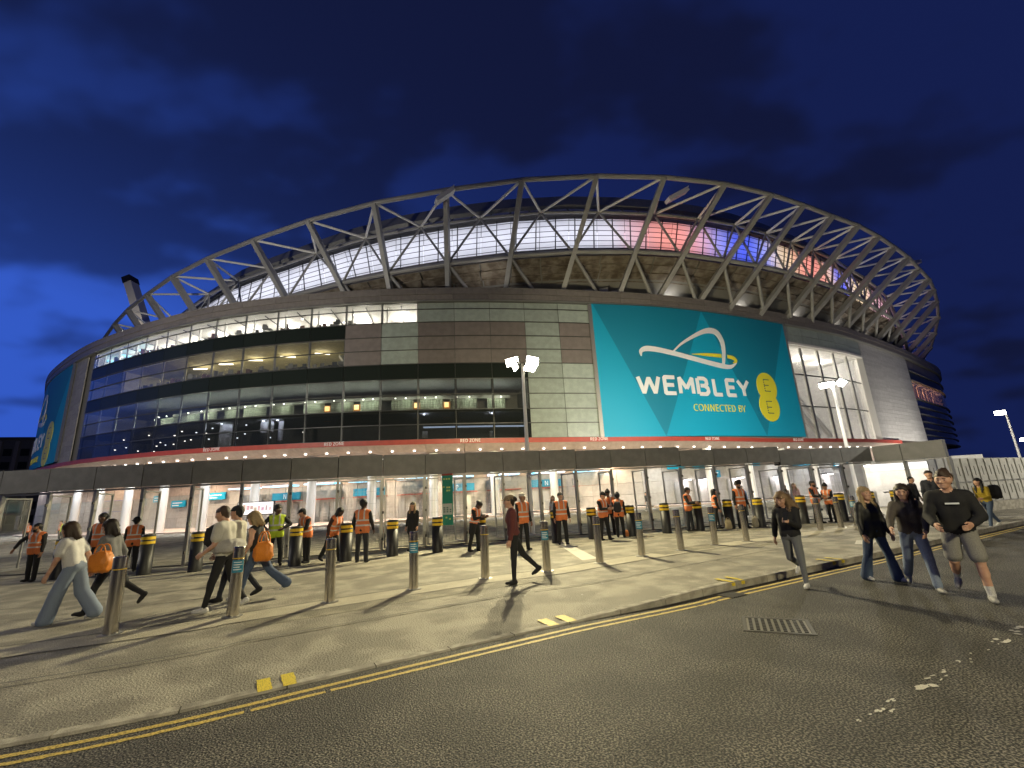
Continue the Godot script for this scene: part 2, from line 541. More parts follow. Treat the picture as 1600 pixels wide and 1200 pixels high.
	for k in 4: at_box(st, [Vector3(0, 0.003, 0.335), Vector3(0, 0.003, -0.335), Vector3(0.375, 0.003, 0), Vector3(-0.375, 0.003, 0)][k], [Vector3(0.80, 0.016, 0.04), Vector3(0.80, 0.016, 0.04), Vector3(0.04, 0.016, 0.63), Vector3(0.04, 0.016, 0.63)][k])
	obj("frame", st, M.iron, mh)
	st = new_st()
	for i in 9:
		for j in 8: at_box(st, Vector3(-0.30 + i * 0.075, 0.010, -0.26 + j * 0.075), Vector3(0.042, 0.013, 0.042))
	obj("studs", st, grain(mat(0.035, 0.033, 0.03, 0.6), M.fine, 0.4), mh).set_meta("kind", "stuff")
	# gully grating at the kerb
	var gp := kerb_line.pos(4.05, 0.24, 0.0)
	var gd := kerb_line.along(4.05)
	var gl := thing("gully_grate", "iron gully grating in the road against the kerb", "drain grate", gp, atan2(-gd.y, gd.x))
	st = new_st()
	at_box(st, Vector3(0, -0.03, 0), Vector3(0.42, 0.06, 0.40))
	obj("pit", st, M.joint, gl)
	for k in 8:
		st = new_st()
		at_box(st, Vector3(-0.175 + k * 0.05, 0.008, 0), Vector3(0.024, 0.02, 0.38))
		obj("bar", st, M.iron, gl)
	# scraps of litter and gum on the paving
	rng.seed = 31
	var scrap := new_st()
	for k in 70:
		var c := Vector3(rng.randf_range(-6, 12), 0.1292, 0)
		c.z = -7.2 - c.x * 0.55 - rng.randf_range(0.0, 5.5) - maxf(0.0, -c.x) * 0.35
		if c.z > -6.0 - c.x * 0.62: continue
		blob(scrap, c, rng.randf_range(0.008, 0.03), rng.randf_range(0.006, 0.02), rng.randf() * 6.0, k)
	struct("litter", scrap, mat(0.5, 0.49, 0.45, 0.8)).set_meta("kind", "stuff")

# ---------------------------------------------------------------- the stadium
const W := 3.72
const ROWS := [22.05, 21.3, 19.85, 18.3, 16.85, 15.35, 13.75, 12.15, 10.6, 9.15, 7.65]
var plan: PlanLine
var stad: Node3D

func red_top(s: float) -> float:
	return pw(s, [-80.0, -61.0, -35.0, -8.5, 0.0, 22.0, 50.0, 70.0], [9.0, 8.7, 8.05, 7.5, 7.35, 7.02, 7.2, 7.4])

# heights of the rows follow the gentle fall of the band at their foot
func hy(s: float, h: float) -> float:
	return h + (red_top(s) - 7.65) * clampf((22.05 - h) / 14.4, 0.0, 1.0)

func facade_xf(s0: float, s1: float, h0: float, h1: float, off: float) -> Transform3D:
	var a := plan.pos(s0, off, 0)
	var b := plan.pos(s1, off, 0)
	var m := (s0 + s1) / 2
	var x := (b - a).normalized()
	var c := (a + b) / 2
	c.y = (hy(m, h0) + hy(m, h1)) / 2
	return Transform3D(Basis(x, Vector3.UP, x.cross(Vector3.UP)), c)

func facade_panel(called: String, s0: float, s1: float, h0: float, h1: float, off: float, thick: float, m: Material, parent: Node = null, gap := 0.05) -> MeshInstance3D:
	var xf := facade_xf(s0, s1, h0, h1, off)
	var a := plan.pos(s0, off, 0)
	var b := plan.pos(s1, off, 0)
	var mid := (s0 + s1) / 2
	var size := Vector3(a.distance_to(b) - gap, absf(hy(mid, h1) - hy(mid, h0)) - gap, thick)
	return put_mesh(called, box_mesh(size), m, parent if parent else stad, xf)

# a profile of (outward, height) points swept along the facade
func sweep(st: SurfaceTool, s0: float, s1: float, profile: Array, step := 1.86, closed := false, raw := false) -> void:
	var n := int(maxf(1.0, round((s1 - s0) / step)))
	for i in n:
		var a := lerpf(s0, s1, float(i) / n)
		var b := lerpf(s0, s1, float(i + 1) / n)
		for k in profile.size() - (0 if closed else 1):
			var p: Vector2 = profile[k]
			var q: Vector2 = profile[(k + 1) % profile.size()]
			quad(st, plan.pos(a, p.x, p.y if raw else hy(a, p.y)), plan.pos(b, p.x, p.y if raw else hy(b, p.y)), plan.pos(b, q.x, q.y if raw else hy(b, q.y)), plan.pos(a, q.x, q.y if raw else hy(a, q.y)))

func rect(o0: float, o1: float, h0: float, h1: float) -> Array:
	return [Vector2(o1, h0), Vector2(o1, h1), Vector2(o0, h1), Vector2(o0, h0)]

func room(called: String, s0: float, s1: float, hf: float, hc: float, depth: float, wall: Material, ceiling: Material, floor_m: Material, parent: Node) -> void:
	var st := new_st()
	sweep(st, s0, s1, [Vector2(-depth, hf), Vector2(-depth, hc)])
	for s in [s0, s1]: quad(st, plan.pos(s, -0.35, hy(s, hf)), plan.pos(s, -depth, hy(s, hf)), plan.pos(s, -depth, hy(s, hc)), plan.pos(s, -0.35, hy(s, hc)))
	obj(called + "_wall", st, wall, parent)
	st = new_st()
	sweep(st, s0, s1, rect(-depth - 0.2, -0.18, hf - 0.22, hf), 1.86, true)
	obj(called + "_floor", st, floor_m, parent)
	st = new_st()
	sweep(st, s0, s1, rect(-depth - 0.2, -0.18, hc, hc + 0.2), 1.86, true)
	obj(called + "_ceiling", st, ceiling, parent)

func lamp_in(parent: Node, p: Vector3, col: Color, e: float, size := 0.3) -> OmniLight3D:
	var l := OmniLight3D.new()
	l.name = "light"
	l.light_color = col
	l.light_energy = e
	l.light_size = size
	l.omni_range = 40.0
	l.omni_attenuation = 2.0
	l.shadow_enabled = true
	parent.add_child(l, true)
	l.position = p
	return l

func spot(parent: Node, p: Vector3, to: Vector3, angle: float, col: Color, e: float, size := 0.2, soft := 0.6) -> SpotLight3D:
	var l := SpotLight3D.new()
	l.name = "light"
	l.light_color = col
	l.light_energy = e
	l.light_size = size
	l.spot_angle = angle
	l.spot_angle_attenuation = soft
	l.spot_range = 120.0
	l.spot_attenuation = 2.0
	l.shadow_enabled = true
	parent.add_child(l, true)
	l.position = p
	l.basis = Basis.looking_at((to - p).normalized(), Vector3.UP if absf((to - p).normalized().y) < 0.95 else Vector3.FORWARD)
	return l

const WARM := Color(1.0, 0.90, 0.74)
const COOL := Color(0.95, 0.97, 1.0)

func stadium() -> void:
	plan = PlanLine.new(catmull([Vector2(-85, -96), Vector2(-84.5, -84), Vector2(-79, -74), Vector2(-71, -66), Vector2(-62, -59.3), Vector2(-53.5, -53.9), Vector2(-45.5, -50), Vector2(-38.9, -47.3), Vector2(-32, -45), Vector2(-24.9, -43.7), Vector2(-17.5, -43.1), Vector2(-10, -43.2), Vector2(-2.5, -43.9), Vector2(5.3, -45.2), Vector2(9, -46), Vector2(17, -47.9), Vector2(25.2, -50.9), Vector2(36, -55.9), Vector2(46.5, -61.2), Vector2(53, -65.3), Vector2(59.5, -69.6), Vector2(69, -76.2), Vector2(78, -83), Vector2(88.8, -91.4), Vector2(97, -100.5), Vector2(102, -112), Vector2(101, -126)], 24), Vector2(9, -46))
	stad = thing("stadium", "huge oval stadium with curved glass front, panelled cladding and steel roof truss", "stadium")
	var st: SurfaceTool
	# the glazed front: columns count from the large banner to the left
	for c in 17:
		var s1 := -c * W
		var s0 := s1 - W
		for r in 10:
			var h1: float = ROWS[r]
			var h0: float = ROWS[r + 1]
			var v := (c * 5 + r * 3) % 3
			var clad: Material = null
			if c <= 1:
				clad = M.brown[v] if c == 0 and r in [2, 3, 4] else M.green[v]
			elif c <= 4:
				if r <= 1: clad = M.green[v]
				elif r <= 4: clad = M.brown[v]
			elif c == 5 and r in [2, 3, 4]: clad = M.green[(v + 1) % 3]
			elif c == 6 and r in [2, 3, 4]: clad = M.brown[v]
			if clad:
				facade_panel("cladding_panel", s0, s1, h0, h1, -0.02 - 0.012 * v, 0.08, clad)
			elif c >= 7 and r in [2, 5] or c < 7 and r == 5:
				facade_panel("spandrel_panel", s0, s1, h0, h1, 0.0, 0.06, M.dark_spandrel[v])
			else:
				facade_panel("window_pane", s0, s1, h0, h1, 0.0, 0.03, M.glass if r <= 1 or r == 4 else (M.tinted if r in [3, 6, 7] else M.smoked))
	for r in 11:
		st = new_st()
		sweep(st, -17 * W, 0, rect(-0.05, 0.10, ROWS[r] - 0.035, ROWS[r] + 0.035), 1.86, true)
		obj("transom", st, M.transom, stad)
	for c in range(0, 18):
		st = new_st()
		var top := 22.05
		var s := -c * W
		beam(st, plan.pos(s, -0.13, hy(s, 7.65)), plan.pos(s, -0.13, top), 0.09, 0.22, plan.along(s).x * Vector3.RIGHT + plan.along(s).y * Vector3.BACK)
		obj("mullion", st, M.galv if c > 4 else M.transom, stad)
		if c >= 6:
			st = new_st()
			beam(st, plan.pos(s + 0.35, -0.9, 19.9), plan.pos(s + 0.35, -0.9, 22.0), 0.25, 0.12)
			obj("post", st, M.white_steel, stad)
	# rooms behind the glass
	room("office", -17 * W, -5 * W, 19.9, 22.02, 9.0, M.wall_in, M.ceil_in, M.floor_in, stad)
	room("middle_office", -15 * W, -7 * W, 15.4, 18.2, 8.0, grain(mat(0.50, 0.47, 0.33, 0.7), M.soft, 4.0), grain(mat(0.56, 0.53, 0.38, 0.7), M.soft, 4.0), M.floor_in, stad)
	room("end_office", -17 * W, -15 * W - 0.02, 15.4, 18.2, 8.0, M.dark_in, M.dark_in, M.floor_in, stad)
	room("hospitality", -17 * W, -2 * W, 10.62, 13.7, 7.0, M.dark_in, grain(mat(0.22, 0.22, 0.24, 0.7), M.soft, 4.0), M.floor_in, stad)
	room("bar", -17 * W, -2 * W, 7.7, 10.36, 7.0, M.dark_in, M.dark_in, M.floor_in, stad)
	# ceiling fittings
	var rng := RandomNumberGenerator.new()
	rng.seed = 3
	var disc := new_st()
	lathe(disc, [Vector2(0, -0.05), Vector2(0.10, -0.05), Vector2(0.115, 0.0), Vector2(0, 0.0)], 12)
	disc.generate_normals()
	var disc_mesh := disc.commit()
	var bright := glow(1.0, 0.95, 0.85, 9.0)
	var cool := glow(0.85, 0.93, 1.0, 7.0)
	for k in 22:
		var s := -5.4 * W - k * 2.0
		put_mesh("ceiling_light", disc_mesh, bright, stad, Transform3D(Basis(), plan.pos(s, -2.2 - 1.9 * (k % 3), 21.98)))
	for k in 9:
		var s := -5.6 * W - k * 4.7
		lamp_in(stad, plan.pos(s, -3.8, 21.5), Color(1, 0.98, 0.93), 15.0, 0.5)
	for k in 11:
		st = new_st()
		var s := -5.5 * W - k * W
		beam(st, plan.pos(s, -0.5, 21.97), plan.pos(s - 1.2, -8.5, 21.97), 0.10, 0.08)
		obj("ceiling_slot", st, M.transom, stad)
	# blue screens at the far left of the top office
	for k in 5:
		st = new_st()
		var s := -63.0 + k * 1.9
		lathe(st, [Vector2(0, -0.12), Vector2(0.55, -0.08), Vector2(0.62, 0.0), Vector2(0, 0.02)], 14)
		obj("blue_pendant_light", st, glow(0.28, 0.80, 1.0, 2.2), stad, Transform3D(Basis(), plan.pos(s, -1.6 - 0.9 * (k % 2), 21.45)))
	# desks, people at screens and stacked chairs seen as dark shapes along the glass
	for k in 46:
		var top_room := k < 20
		var s := (-7.0 * W - k * 1.85) if top_room else (-7.2 * W - (k - 20) * 1.08)
		var base := 19.9 if top_room else 15.4
		st = new_st()
		var p := plan.pos(s, -rng.randf_range(0.9, 2.2), base)
		var t := rng.randf_range(-0.5, 0.5)
		at_box(st, p + Vector3(0, 0.72, 0), Vector3(rng.randf_range(0.8, 1.3), 0.05, 0.6), t)
		for e in [-0.35, 0.35]: at_box(st, p + Vector3(e, 0.35, 0), Vector3(0.05, 0.7, 0.5), t)
		at_box(st, p + Vector3(rng.randf_range(-0.3, 0.3), 0.98, 0), Vector3(0.5, 0.34, 0.05), t)
		if rng.randf() < 0.6: at_box(st, p + Vector3(rng.randf_range(-0.5, 0.5), 0.9, 0.35), Vector3(0.42, 0.55, 0.08), t + 0.3)
		obj("desk", st, [M.transom, M.dark_in, mat(0.12, 0.06, 0.05, 0.7), M.galv][rng.randi() % 4], stad)
	for k in 5:
		st = new_st()
		var s := -8.0 * W - k * 4.1
		beam(st, plan.pos(s - 0.7, -2.4, 17.95), plan.pos(s + 0.7, -3.0, 17.95), 0.14, 0.08)
		obj("strip_light", st, glow(1.0, 0.9, 0.7, 6.0), stad)
		lamp_in(stad, plan.pos(s - 0.2, -3.2, 17.5), Color(1.0, 0.92, 0.68), 2.4 if k else 1.5, 0.4)
	# an amber stair seen through the last lit bay
	st = new_st()
	beam(st, plan.pos(-7.4 * W, -3.0, 17.6), plan.pos(-7.05 * W, -2.0, 15.9), 0.9, 0.25)
	obj("stair_flight", st, M.ceil_in, stad)
	# hospitality level: lit pleated curtains between dark piers, wall lights, doors
	var curtain := grain(mat(0.56, 0.60, 0.50, 0.8), noise_tex(0.05, grey(0.45), grey(1.0), 256, FastNoiseLite.TYPE_SIMPLEX_SMOOTH, 3, 0.3, 0.7, 41), 1.0)
	var s_c := -2.55 * W
	var kk := 0
	while s_c > -13.5 * W:
		var wide := rng.randf_range(2.0, 3.1)
		st = new_st()
		var m := int(wide / 0.085)
		for i in m:
			var a := s_c - wide * i / m
			var b := s_c - wide * (i + 1) / m
			var oa := -3.2 + (0.07 if i % 2 else -0.07)
			var ob := -3.2 + (-0.07 if i % 2 else 0.07)
			quad(st, plan.pos(b, ob, hy(b, 10.66)), plan.pos(a, oa, hy(a, 10.66)), plan.pos(a, oa, hy(a, 12.35)), plan.pos(b, ob, hy(b, 12.35)))
		obj("curtain", st, curtain, stad)
		for i in 2:
			var s := s_c - wide * (0.28 + 0.46 * i)
			put_mesh("downlight", disc_mesh, bright, stad, Transform3D(Basis().scaled(Vector3(0.6, 1, 0.6)), plan.pos(s, -2.5, hy(s, 12.42))))
			if i == 0 or kk % 2 == 0: lamp_in(stad, plan.pos(s, -2.45, hy(s, 12.25)), Color(0.95, 1.0, 0.88), 1.6, 0.1)
		if kk in [1, 2, 4, 5]:
			st = new_st()
			var p := plan.pos(s_c - wide - 0.35, -3.05, hy(s_c, 11.75))
			at_box(st, p, Vector3(0.45, 0.5, 0.16))
			obj("wall_light", st, glow(1.0, 0.52, 0.12, 2.2), stad)
			st = new_st()
			at_box(st, p - Vector3(0, 0.5, 0.2), Vector3(0.7, 1.7, 0.1))
			obj("amber_panel", st, mat(0.45, 0.24, 0.08, 0.5), stad)
		s_c -= wide + (0.75 if kk % 3 else 1.15)
		kk += 1
	st = new_st()
	sweep(st, -13.6 * W, -2.4 * W, rect(-3.6, -3.1, 12.36, 12.7), 1.86, true)
	obj("pelmet", st, M.dark_in, stad)
	# low bright strip of the bar, blue glow at its right end, scattered small lamps
	st = new_st()
	sweep(st, -4.9 * W, -2.1 * W, rect(-1.2, -1.1, 8.95, 9.1), 1.86, true)
	obj("bar_light", st, glow(0.55, 0.72, 1.0, 1.3), stad)
	st = new_st()
	sweep(st, -4.6 * W, -2.4 * W, rect(-3.0, -2.9, 10.42, 10.5), 1.86, true)
	obj("cornice_light", st, glow(1.0, 0.95, 0.75, 2.0), stad)
	for k in 34:
		var s := -8.5 * W - rng.randf() * 7.5 * W
		var mm := bright if k % 3 else cool
		put_mesh("small_lamp", disc_mesh, mm, stad, Transform3D(Basis().scaled(Vector3(0.7, 1.4, 0.7)), plan.pos(s, -rng.randf_range(0.6, 5.5), hy(s, rng.randf_range(8.1, 10.2)))))
	for p in [[-9.55, -9.15, 9.2, 10.4], [-10.9, -10.45, 7.8, 10.4], [-9.0, -8.86, 8.3, 10.3], [-4.95, -4.8, 8.0, 8.7], [-3.1, -2.95, 8.0, 8.6]]:
		st = new_st()
		sweep(st, p[0] * W, p[1] * W, rect(-1.6, -1.5, p[2], p[3]), 1.86, true)
		obj("partition", st, M.white_clad[0], stad)
		var ls: float = (p[0] + p[1]) * 0.5 * W
		put_mesh("downlight", disc_mesh, cool, stad, Transform3D(Basis(), plan.pos(ls, -0.9, hy(ls, 10.33))))
		lamp_in(stad, plan.pos(ls, -0.9, hy(ls, 10.2)), Color(0.85, 0.9, 1.0), 1.6, 0.1)
	# pale stone return at the left of the glass and the dark reveal beside it
	st = new_st()
	sweep(st, -65.2, -17 * W, rect(-0.9, -0.7, 7.65, 22.05), 1.0, true)
	obj("reveal", st, M.transom, stad)
	for r in 20:
		var h0 := lerpf(7.7, 22.05, r / 20.0)
		var h1 := lerpf(7.7, 22.05, (r + 1) / 20.0)
		for c in 2: facade_panel("stone_panel", -69.6 + c * 2.2, -69.6 + (c + 1) * 2.2, h0, h1, 0.0, 0.10, M.stone[(r * 2 + c) % 3], null, 0.03)
	# right of the large banner: two rows of pale panels over a deep glazed bay
	for c in 5:
		var s0 := 28.7 + c * 3.86
		for r in 2:
			facade_panel("cladding_panel", s0, s0 + 3.86, 20.95 - r * 1.1, 22.05 - r * 1.1, 0.0, 0.08, M.green[(c + r) % 3])
		for r in 3:
			facade_panel("window_pane", s0, s0 + 3.86, [15.9, 11.8, 7.7][r], [19.6, 15.9, 11.8][r], -0.7, 0.03, M.clear_glass)
	for c in 6:
		st = new_st()
		var s := 28.7 + c * 3.86
		beam(st, plan.pos(s, -0.6, hy(s, 7.65)), plan.pos(s, -0.6, hy(s, 19.65)), 0.16, 0.4, plan.along(s).x * Vector3.RIGHT + plan.along(s).y * Vector3.BACK)
		obj("mullion", st, M.galv, stad)
	for h in [11.8, 15.9]:
		st = new_st()
		sweep(st, 28.7, 48.0, rect(-0.78, -0.62, h - 0.06, h + 0.06), 1.93, true)
		obj("transom", st, M.transom, stad)
	st = new_st()
	sweep(st, 28.7, 48.0, rect(-1.2, 0.18, 19.55, 19.85), 1.93, true)
	obj("bay_frame", st, M.white_steel, stad)
	st = new_st()
	beam(st, plan.pos(48.0, -0.35, hy(48, 7.65)), plan.pos(48.0, -0.35, 19.85), 0.35, 0.9)
	obj("bay_frame", st, M.white_steel, stad)
	room("atrium", 28.6, 47.9, 7.4, 19.5, 9.5, M.white_clad[0], M.wall_in, M.floor_in, stad)
	for k in 14:
		st = new_st()
		sweep(st, 28.8, 47.7, rect(-9.42, -9.36, 8.1 + k * 0.82, 8.12 + k * 0.82), 1.93, true)
		obj("wall_joint", st, M.joint, stad)
	for d in [[30.0, 16.8, 37.0, 7.9], [34.0, 14.0, 40.0, 7.9]]:
		st = new_st()
		beam(st, plan.pos(d[0], -3.5, d[1]), plan.pos(d[2], -3.0, d[3]), 0.45, 0.45)
		obj("raking_prop", st, M.white_steel, stad)
	for k in 3: 
		st = new_st()
		var lp := plan.pos(32.0 + k * 6.0, -4.0, 19.30)
		at_box(st, lp, Vector3(1.2, 0.08, 0.5))
		obj("ceiling_light", st, glow(1.0, 0.93, 0.8, 5.0), stad)
		lamp_in(stad, lp - Vector3(0, 0.8, 0), Color(1.0, 0.97, 0.92), 17.0, 0.5)
	lamp_in(stad, plan.pos(44.0, -3.0, 8.3), Color(1.0, 0.96, 0.90), 10.0, 0.3)
	# the white clad drum
	for r in 25:
		var h0 := lerpf(7.65, 22.05, r / 25.0)
		var h1 := lerpf(7.65, 22.05, (r + 1) / 25.0)
		for c in 3:
			var s0 := 48.3 + c * 6.75
			st = new_st()
			sweep(st, s0 + 0.02, s0 + 6.73, rect(-0.05, 0.02 + 0.006 * ((r + c) % 3), h0 + 0.012, h1 - 0.012), 1.7, true)
			obj("cladding_plank", st, M.white_clad[(r * 2 + c) % 3], stad)
	# the glazed end beyond it
	var sm := glass(0.02, 0.02, 0.022, 0.6)
	for c in 9:
		var s0 := 68.7 + c * W
		for r in 6:
			var hh := [22.05, 20.0, 18.3, 15.0, 12.4, 9.9, 7.65]
			if r <= 1: facade_panel("cladding_panel", s0, s0 + W, hh[r + 1], hh[r], -0.05, 0.08, M.dark_spandrel[c % 3] if r == 1 else M.brown[2])
			else: facade_panel("window_pane", s0, s0 + W, hh[r + 1], hh[r], -0.05, 0.03, M.glass if r == 2 else sm)
	for h in [20.0, 18.3, 15.0, 13.7, 12.4, 11.1, 9.9, 8.8, 7.65]:
		st = new_st()
		sweep(st, 68.7, 68.7 + 9 * W, rect(-0.1, 0.22, h - 0.05, h + 0.06), 1.86, true)
		obj("transom", st, M.galv, stad)
	room("end_bar", 68.8, 68.6 + 9 * W, 15.05, 18.2, 5.0, grain(mat(0.50, 0.43, 0.36, 0.7), M.soft, 4.0), mat(0.5, 0.44, 0.38, 0.7), M.floor_in, stad)
	room("end_lobby", 68.8, 68.6 + 9 * W, 7.7, 14.9, 5.0, M.brown[0], M.dark_in, M.floor_in, stad)
	for k in 5:
		lamp_in(stad, plan.pos(71.0 + k * 5.5, -2.0, 17.2), Color(1.0, 0.74, 0.54), 7.0, 0.4)
		st = new_st()
		at_box(st, plan.pos(71.0 + k * 5.5, -2.0, 17.75), Vector3(1.0, 0.12, 1.0))
		obj("ceiling_light", st, glow(1.0, 0.6, 0.35, 3.0), stad)
	for k in 14:
		st = new_st()
		var s := 69.5 + k * 2.1
		beam(st, plan.pos(s, -1.2, 15.1), plan.pos(s, -1.2, 18.1), 0.35, 0.35)
		obj("pier", st, M.soffit, stad)
	# cornice of two courses of panels, the thin pale line under it
	var k2 := 0
	var s2 := -108.0
	while s2 < 122.0:
		for r in 2:
			facade_panel("cornice_panel", s2, s2 + W, 22.2 + r * 0.58, 22.78 + r * 0.58, 0.30 + 0.07 * r, 0.25, M.cornice[(k2 * 2 + r) % 3], null, 0.025)
		k2 += 1
		s2 += W
	st = new_st()
	sweep(st, -108, 122, rect(-3.2, 0.52, 23.36, 23.5), 1.86, true)
	obj("coping", st, M.cornice[0], stad)
	st = new_st()
	sweep(st, -108, 122, rect(-0.4, 0.40, 22.08, 22.17), 1.86, true)
	obj("sill_line", st, M.galv, stad)
	# plain backs of the front, so that no sky comes through: slab edges and inner wall
	st = new_st()
	sweep(st, -108, 122, [Vector2(-12.5, 23.3), Vector2(-12.5, 0.12)], 3.72, false, true)
	obj("inner_wall", st, M.dark_in, stad)
	st = new_st()
	sweep(st, -108, 122, rect(-12.5, -0.3, 22.35, 22.6), 3.72, true, true)
	obj("roof_slab", st, M.dark_in, stad)
	for seg in [[-108.0, -17 * W, 7.7, 22.05], [-2 * W, 28.6, 7.7, 22.05], [48.3, 68.6, 7.7, 22.05], [-5 * W, -2 * W, 14.0, 22.0], [-7 * W, -5 * W, 14.0, 19.6], [102.3, 122.0, 7.7, 22.05]]:
		st = new_st()
		sweep(st, seg[0], seg[1], rect(-0.6, -0.25, seg[2], seg[3]), 1.86, true)
		obj("backing_wall", st, M.dark_in, stad)
	# red band with its words, and the sloping soffit below it
	st = new_st()
	sweep(st, -84, 54.5, rect(-0.2, 0.34, 7.17, 7.62), 1.86, true)
	obj("red_band", st, M.red, stad)
	for s in [-39.13, -26.35, -13.37, -0.36, 13.04, 26.98]:
		words("RED ZONE", s - 1.18, hy(s, 7.65) - 0.36, 0.31, 0.35, M.letter, stad, "lettering", 0.02, false)
	var n := 0
	s2 = -96.0
	while s2 < 54.0:
		st = new_st()
		sweep(st, s2 + 0.02, s2 + W - 0.02, [Vector2(0.22, 7.16), Vector2(-0.9, 6.55), Vector2(-2.9, 6.40), Vector2(-2.9, 6.48), Vector2(0.1, 7.24)], 1.86, true)
		obj("soffit_panel", st, M.soffit, stad)
		st = new_st()
		sweep(st, s2 + 0.02, s2 + W - 0.02, rect(-8.6, -2.93, 6.36, 6.46), 1.86, true)
		obj("soffit_panel", st, M.soffit, stad)
		s2 += W
	var lamp_white := glow(1.0, 0.96, 0.88, 7.0)
	s2 = -90.0
	while s2 < 52.0:
		put_mesh("downlight", disc_mesh, lamp_white, stad, Transform3D(Basis().scaled(Vector3(1.0, 1.2, 1.0)), plan.pos(s2, -0.62, hy(s2, 6.66))))
		if n % 3 == 0: spot(stad, plan.pos(s2, -0.62, hy(s2, 6.52)), plan.pos(s2, -1.2, 0.0), 62.0, COOL, 34.0)
		if n % 3 == 1: put_mesh("downlight", disc_mesh, lamp_white, stad, Transform3D(Basis(), plan.pos(s2, -5.2, hy(s2, 6.36))))
		if n % 3 == 1: spot(stad, plan.pos(s2, -5.2, hy(s2, 6.25)), plan.pos(s2, -5.4, 0.0), 66.0, Color(1.0, 0.89, 0.77), 70.0 if s2 > -50.0 else 24.0)
		n += 1
		s2 += 2.15

# lettering bent round the front: baseline start s, height h
func words(text: String, s: float, h: float, size: float, off: float, m: Material, parent: Node, called: String, depth := 0.03, bold := false, raw := true) -> MeshInstance3D:
	var tm := TextMesh.new()
	var f := SystemFont.new()
	f.font_names = PackedStringArray(["Droid Sans"])
	f.font_weight = 700 if bold else 400
	tm.font = f
	tm.text = text
	tm.font_size = 64
	tm.pixel_size = size / 46.0
	tm.depth = depth
	tm.horizontal_alignment = HORIZONTAL_ALIGNMENT_LEFT
	tm.vertical_alignment = VERTICAL_ALIGNMENT_BOTTOM
	var a := tm.surface_get_arrays(0)
	var v: PackedVector3Array = a[Mesh.ARRAY_VERTEX]
	var lo := INF
	for p in v: lo = minf(lo, p.y)
	for i in v.size():
		v[i] = plan.pos(s + v[i].x, off + v[i].z, h + v[i].y - lo)
	var st := SurfaceTool.new()
	st.begin(Mesh.PRIMITIVE_TRIANGLES)
	st.set_smooth_group(-1)
	var idx: PackedInt32Array = a[Mesh.ARRAY_INDEX] if a[Mesh.ARRAY_INDEX] else PackedInt32Array(range(v.size()))
	for i in idx: st.add_vertex(v[i])
	return obj(called, st, m, parent)

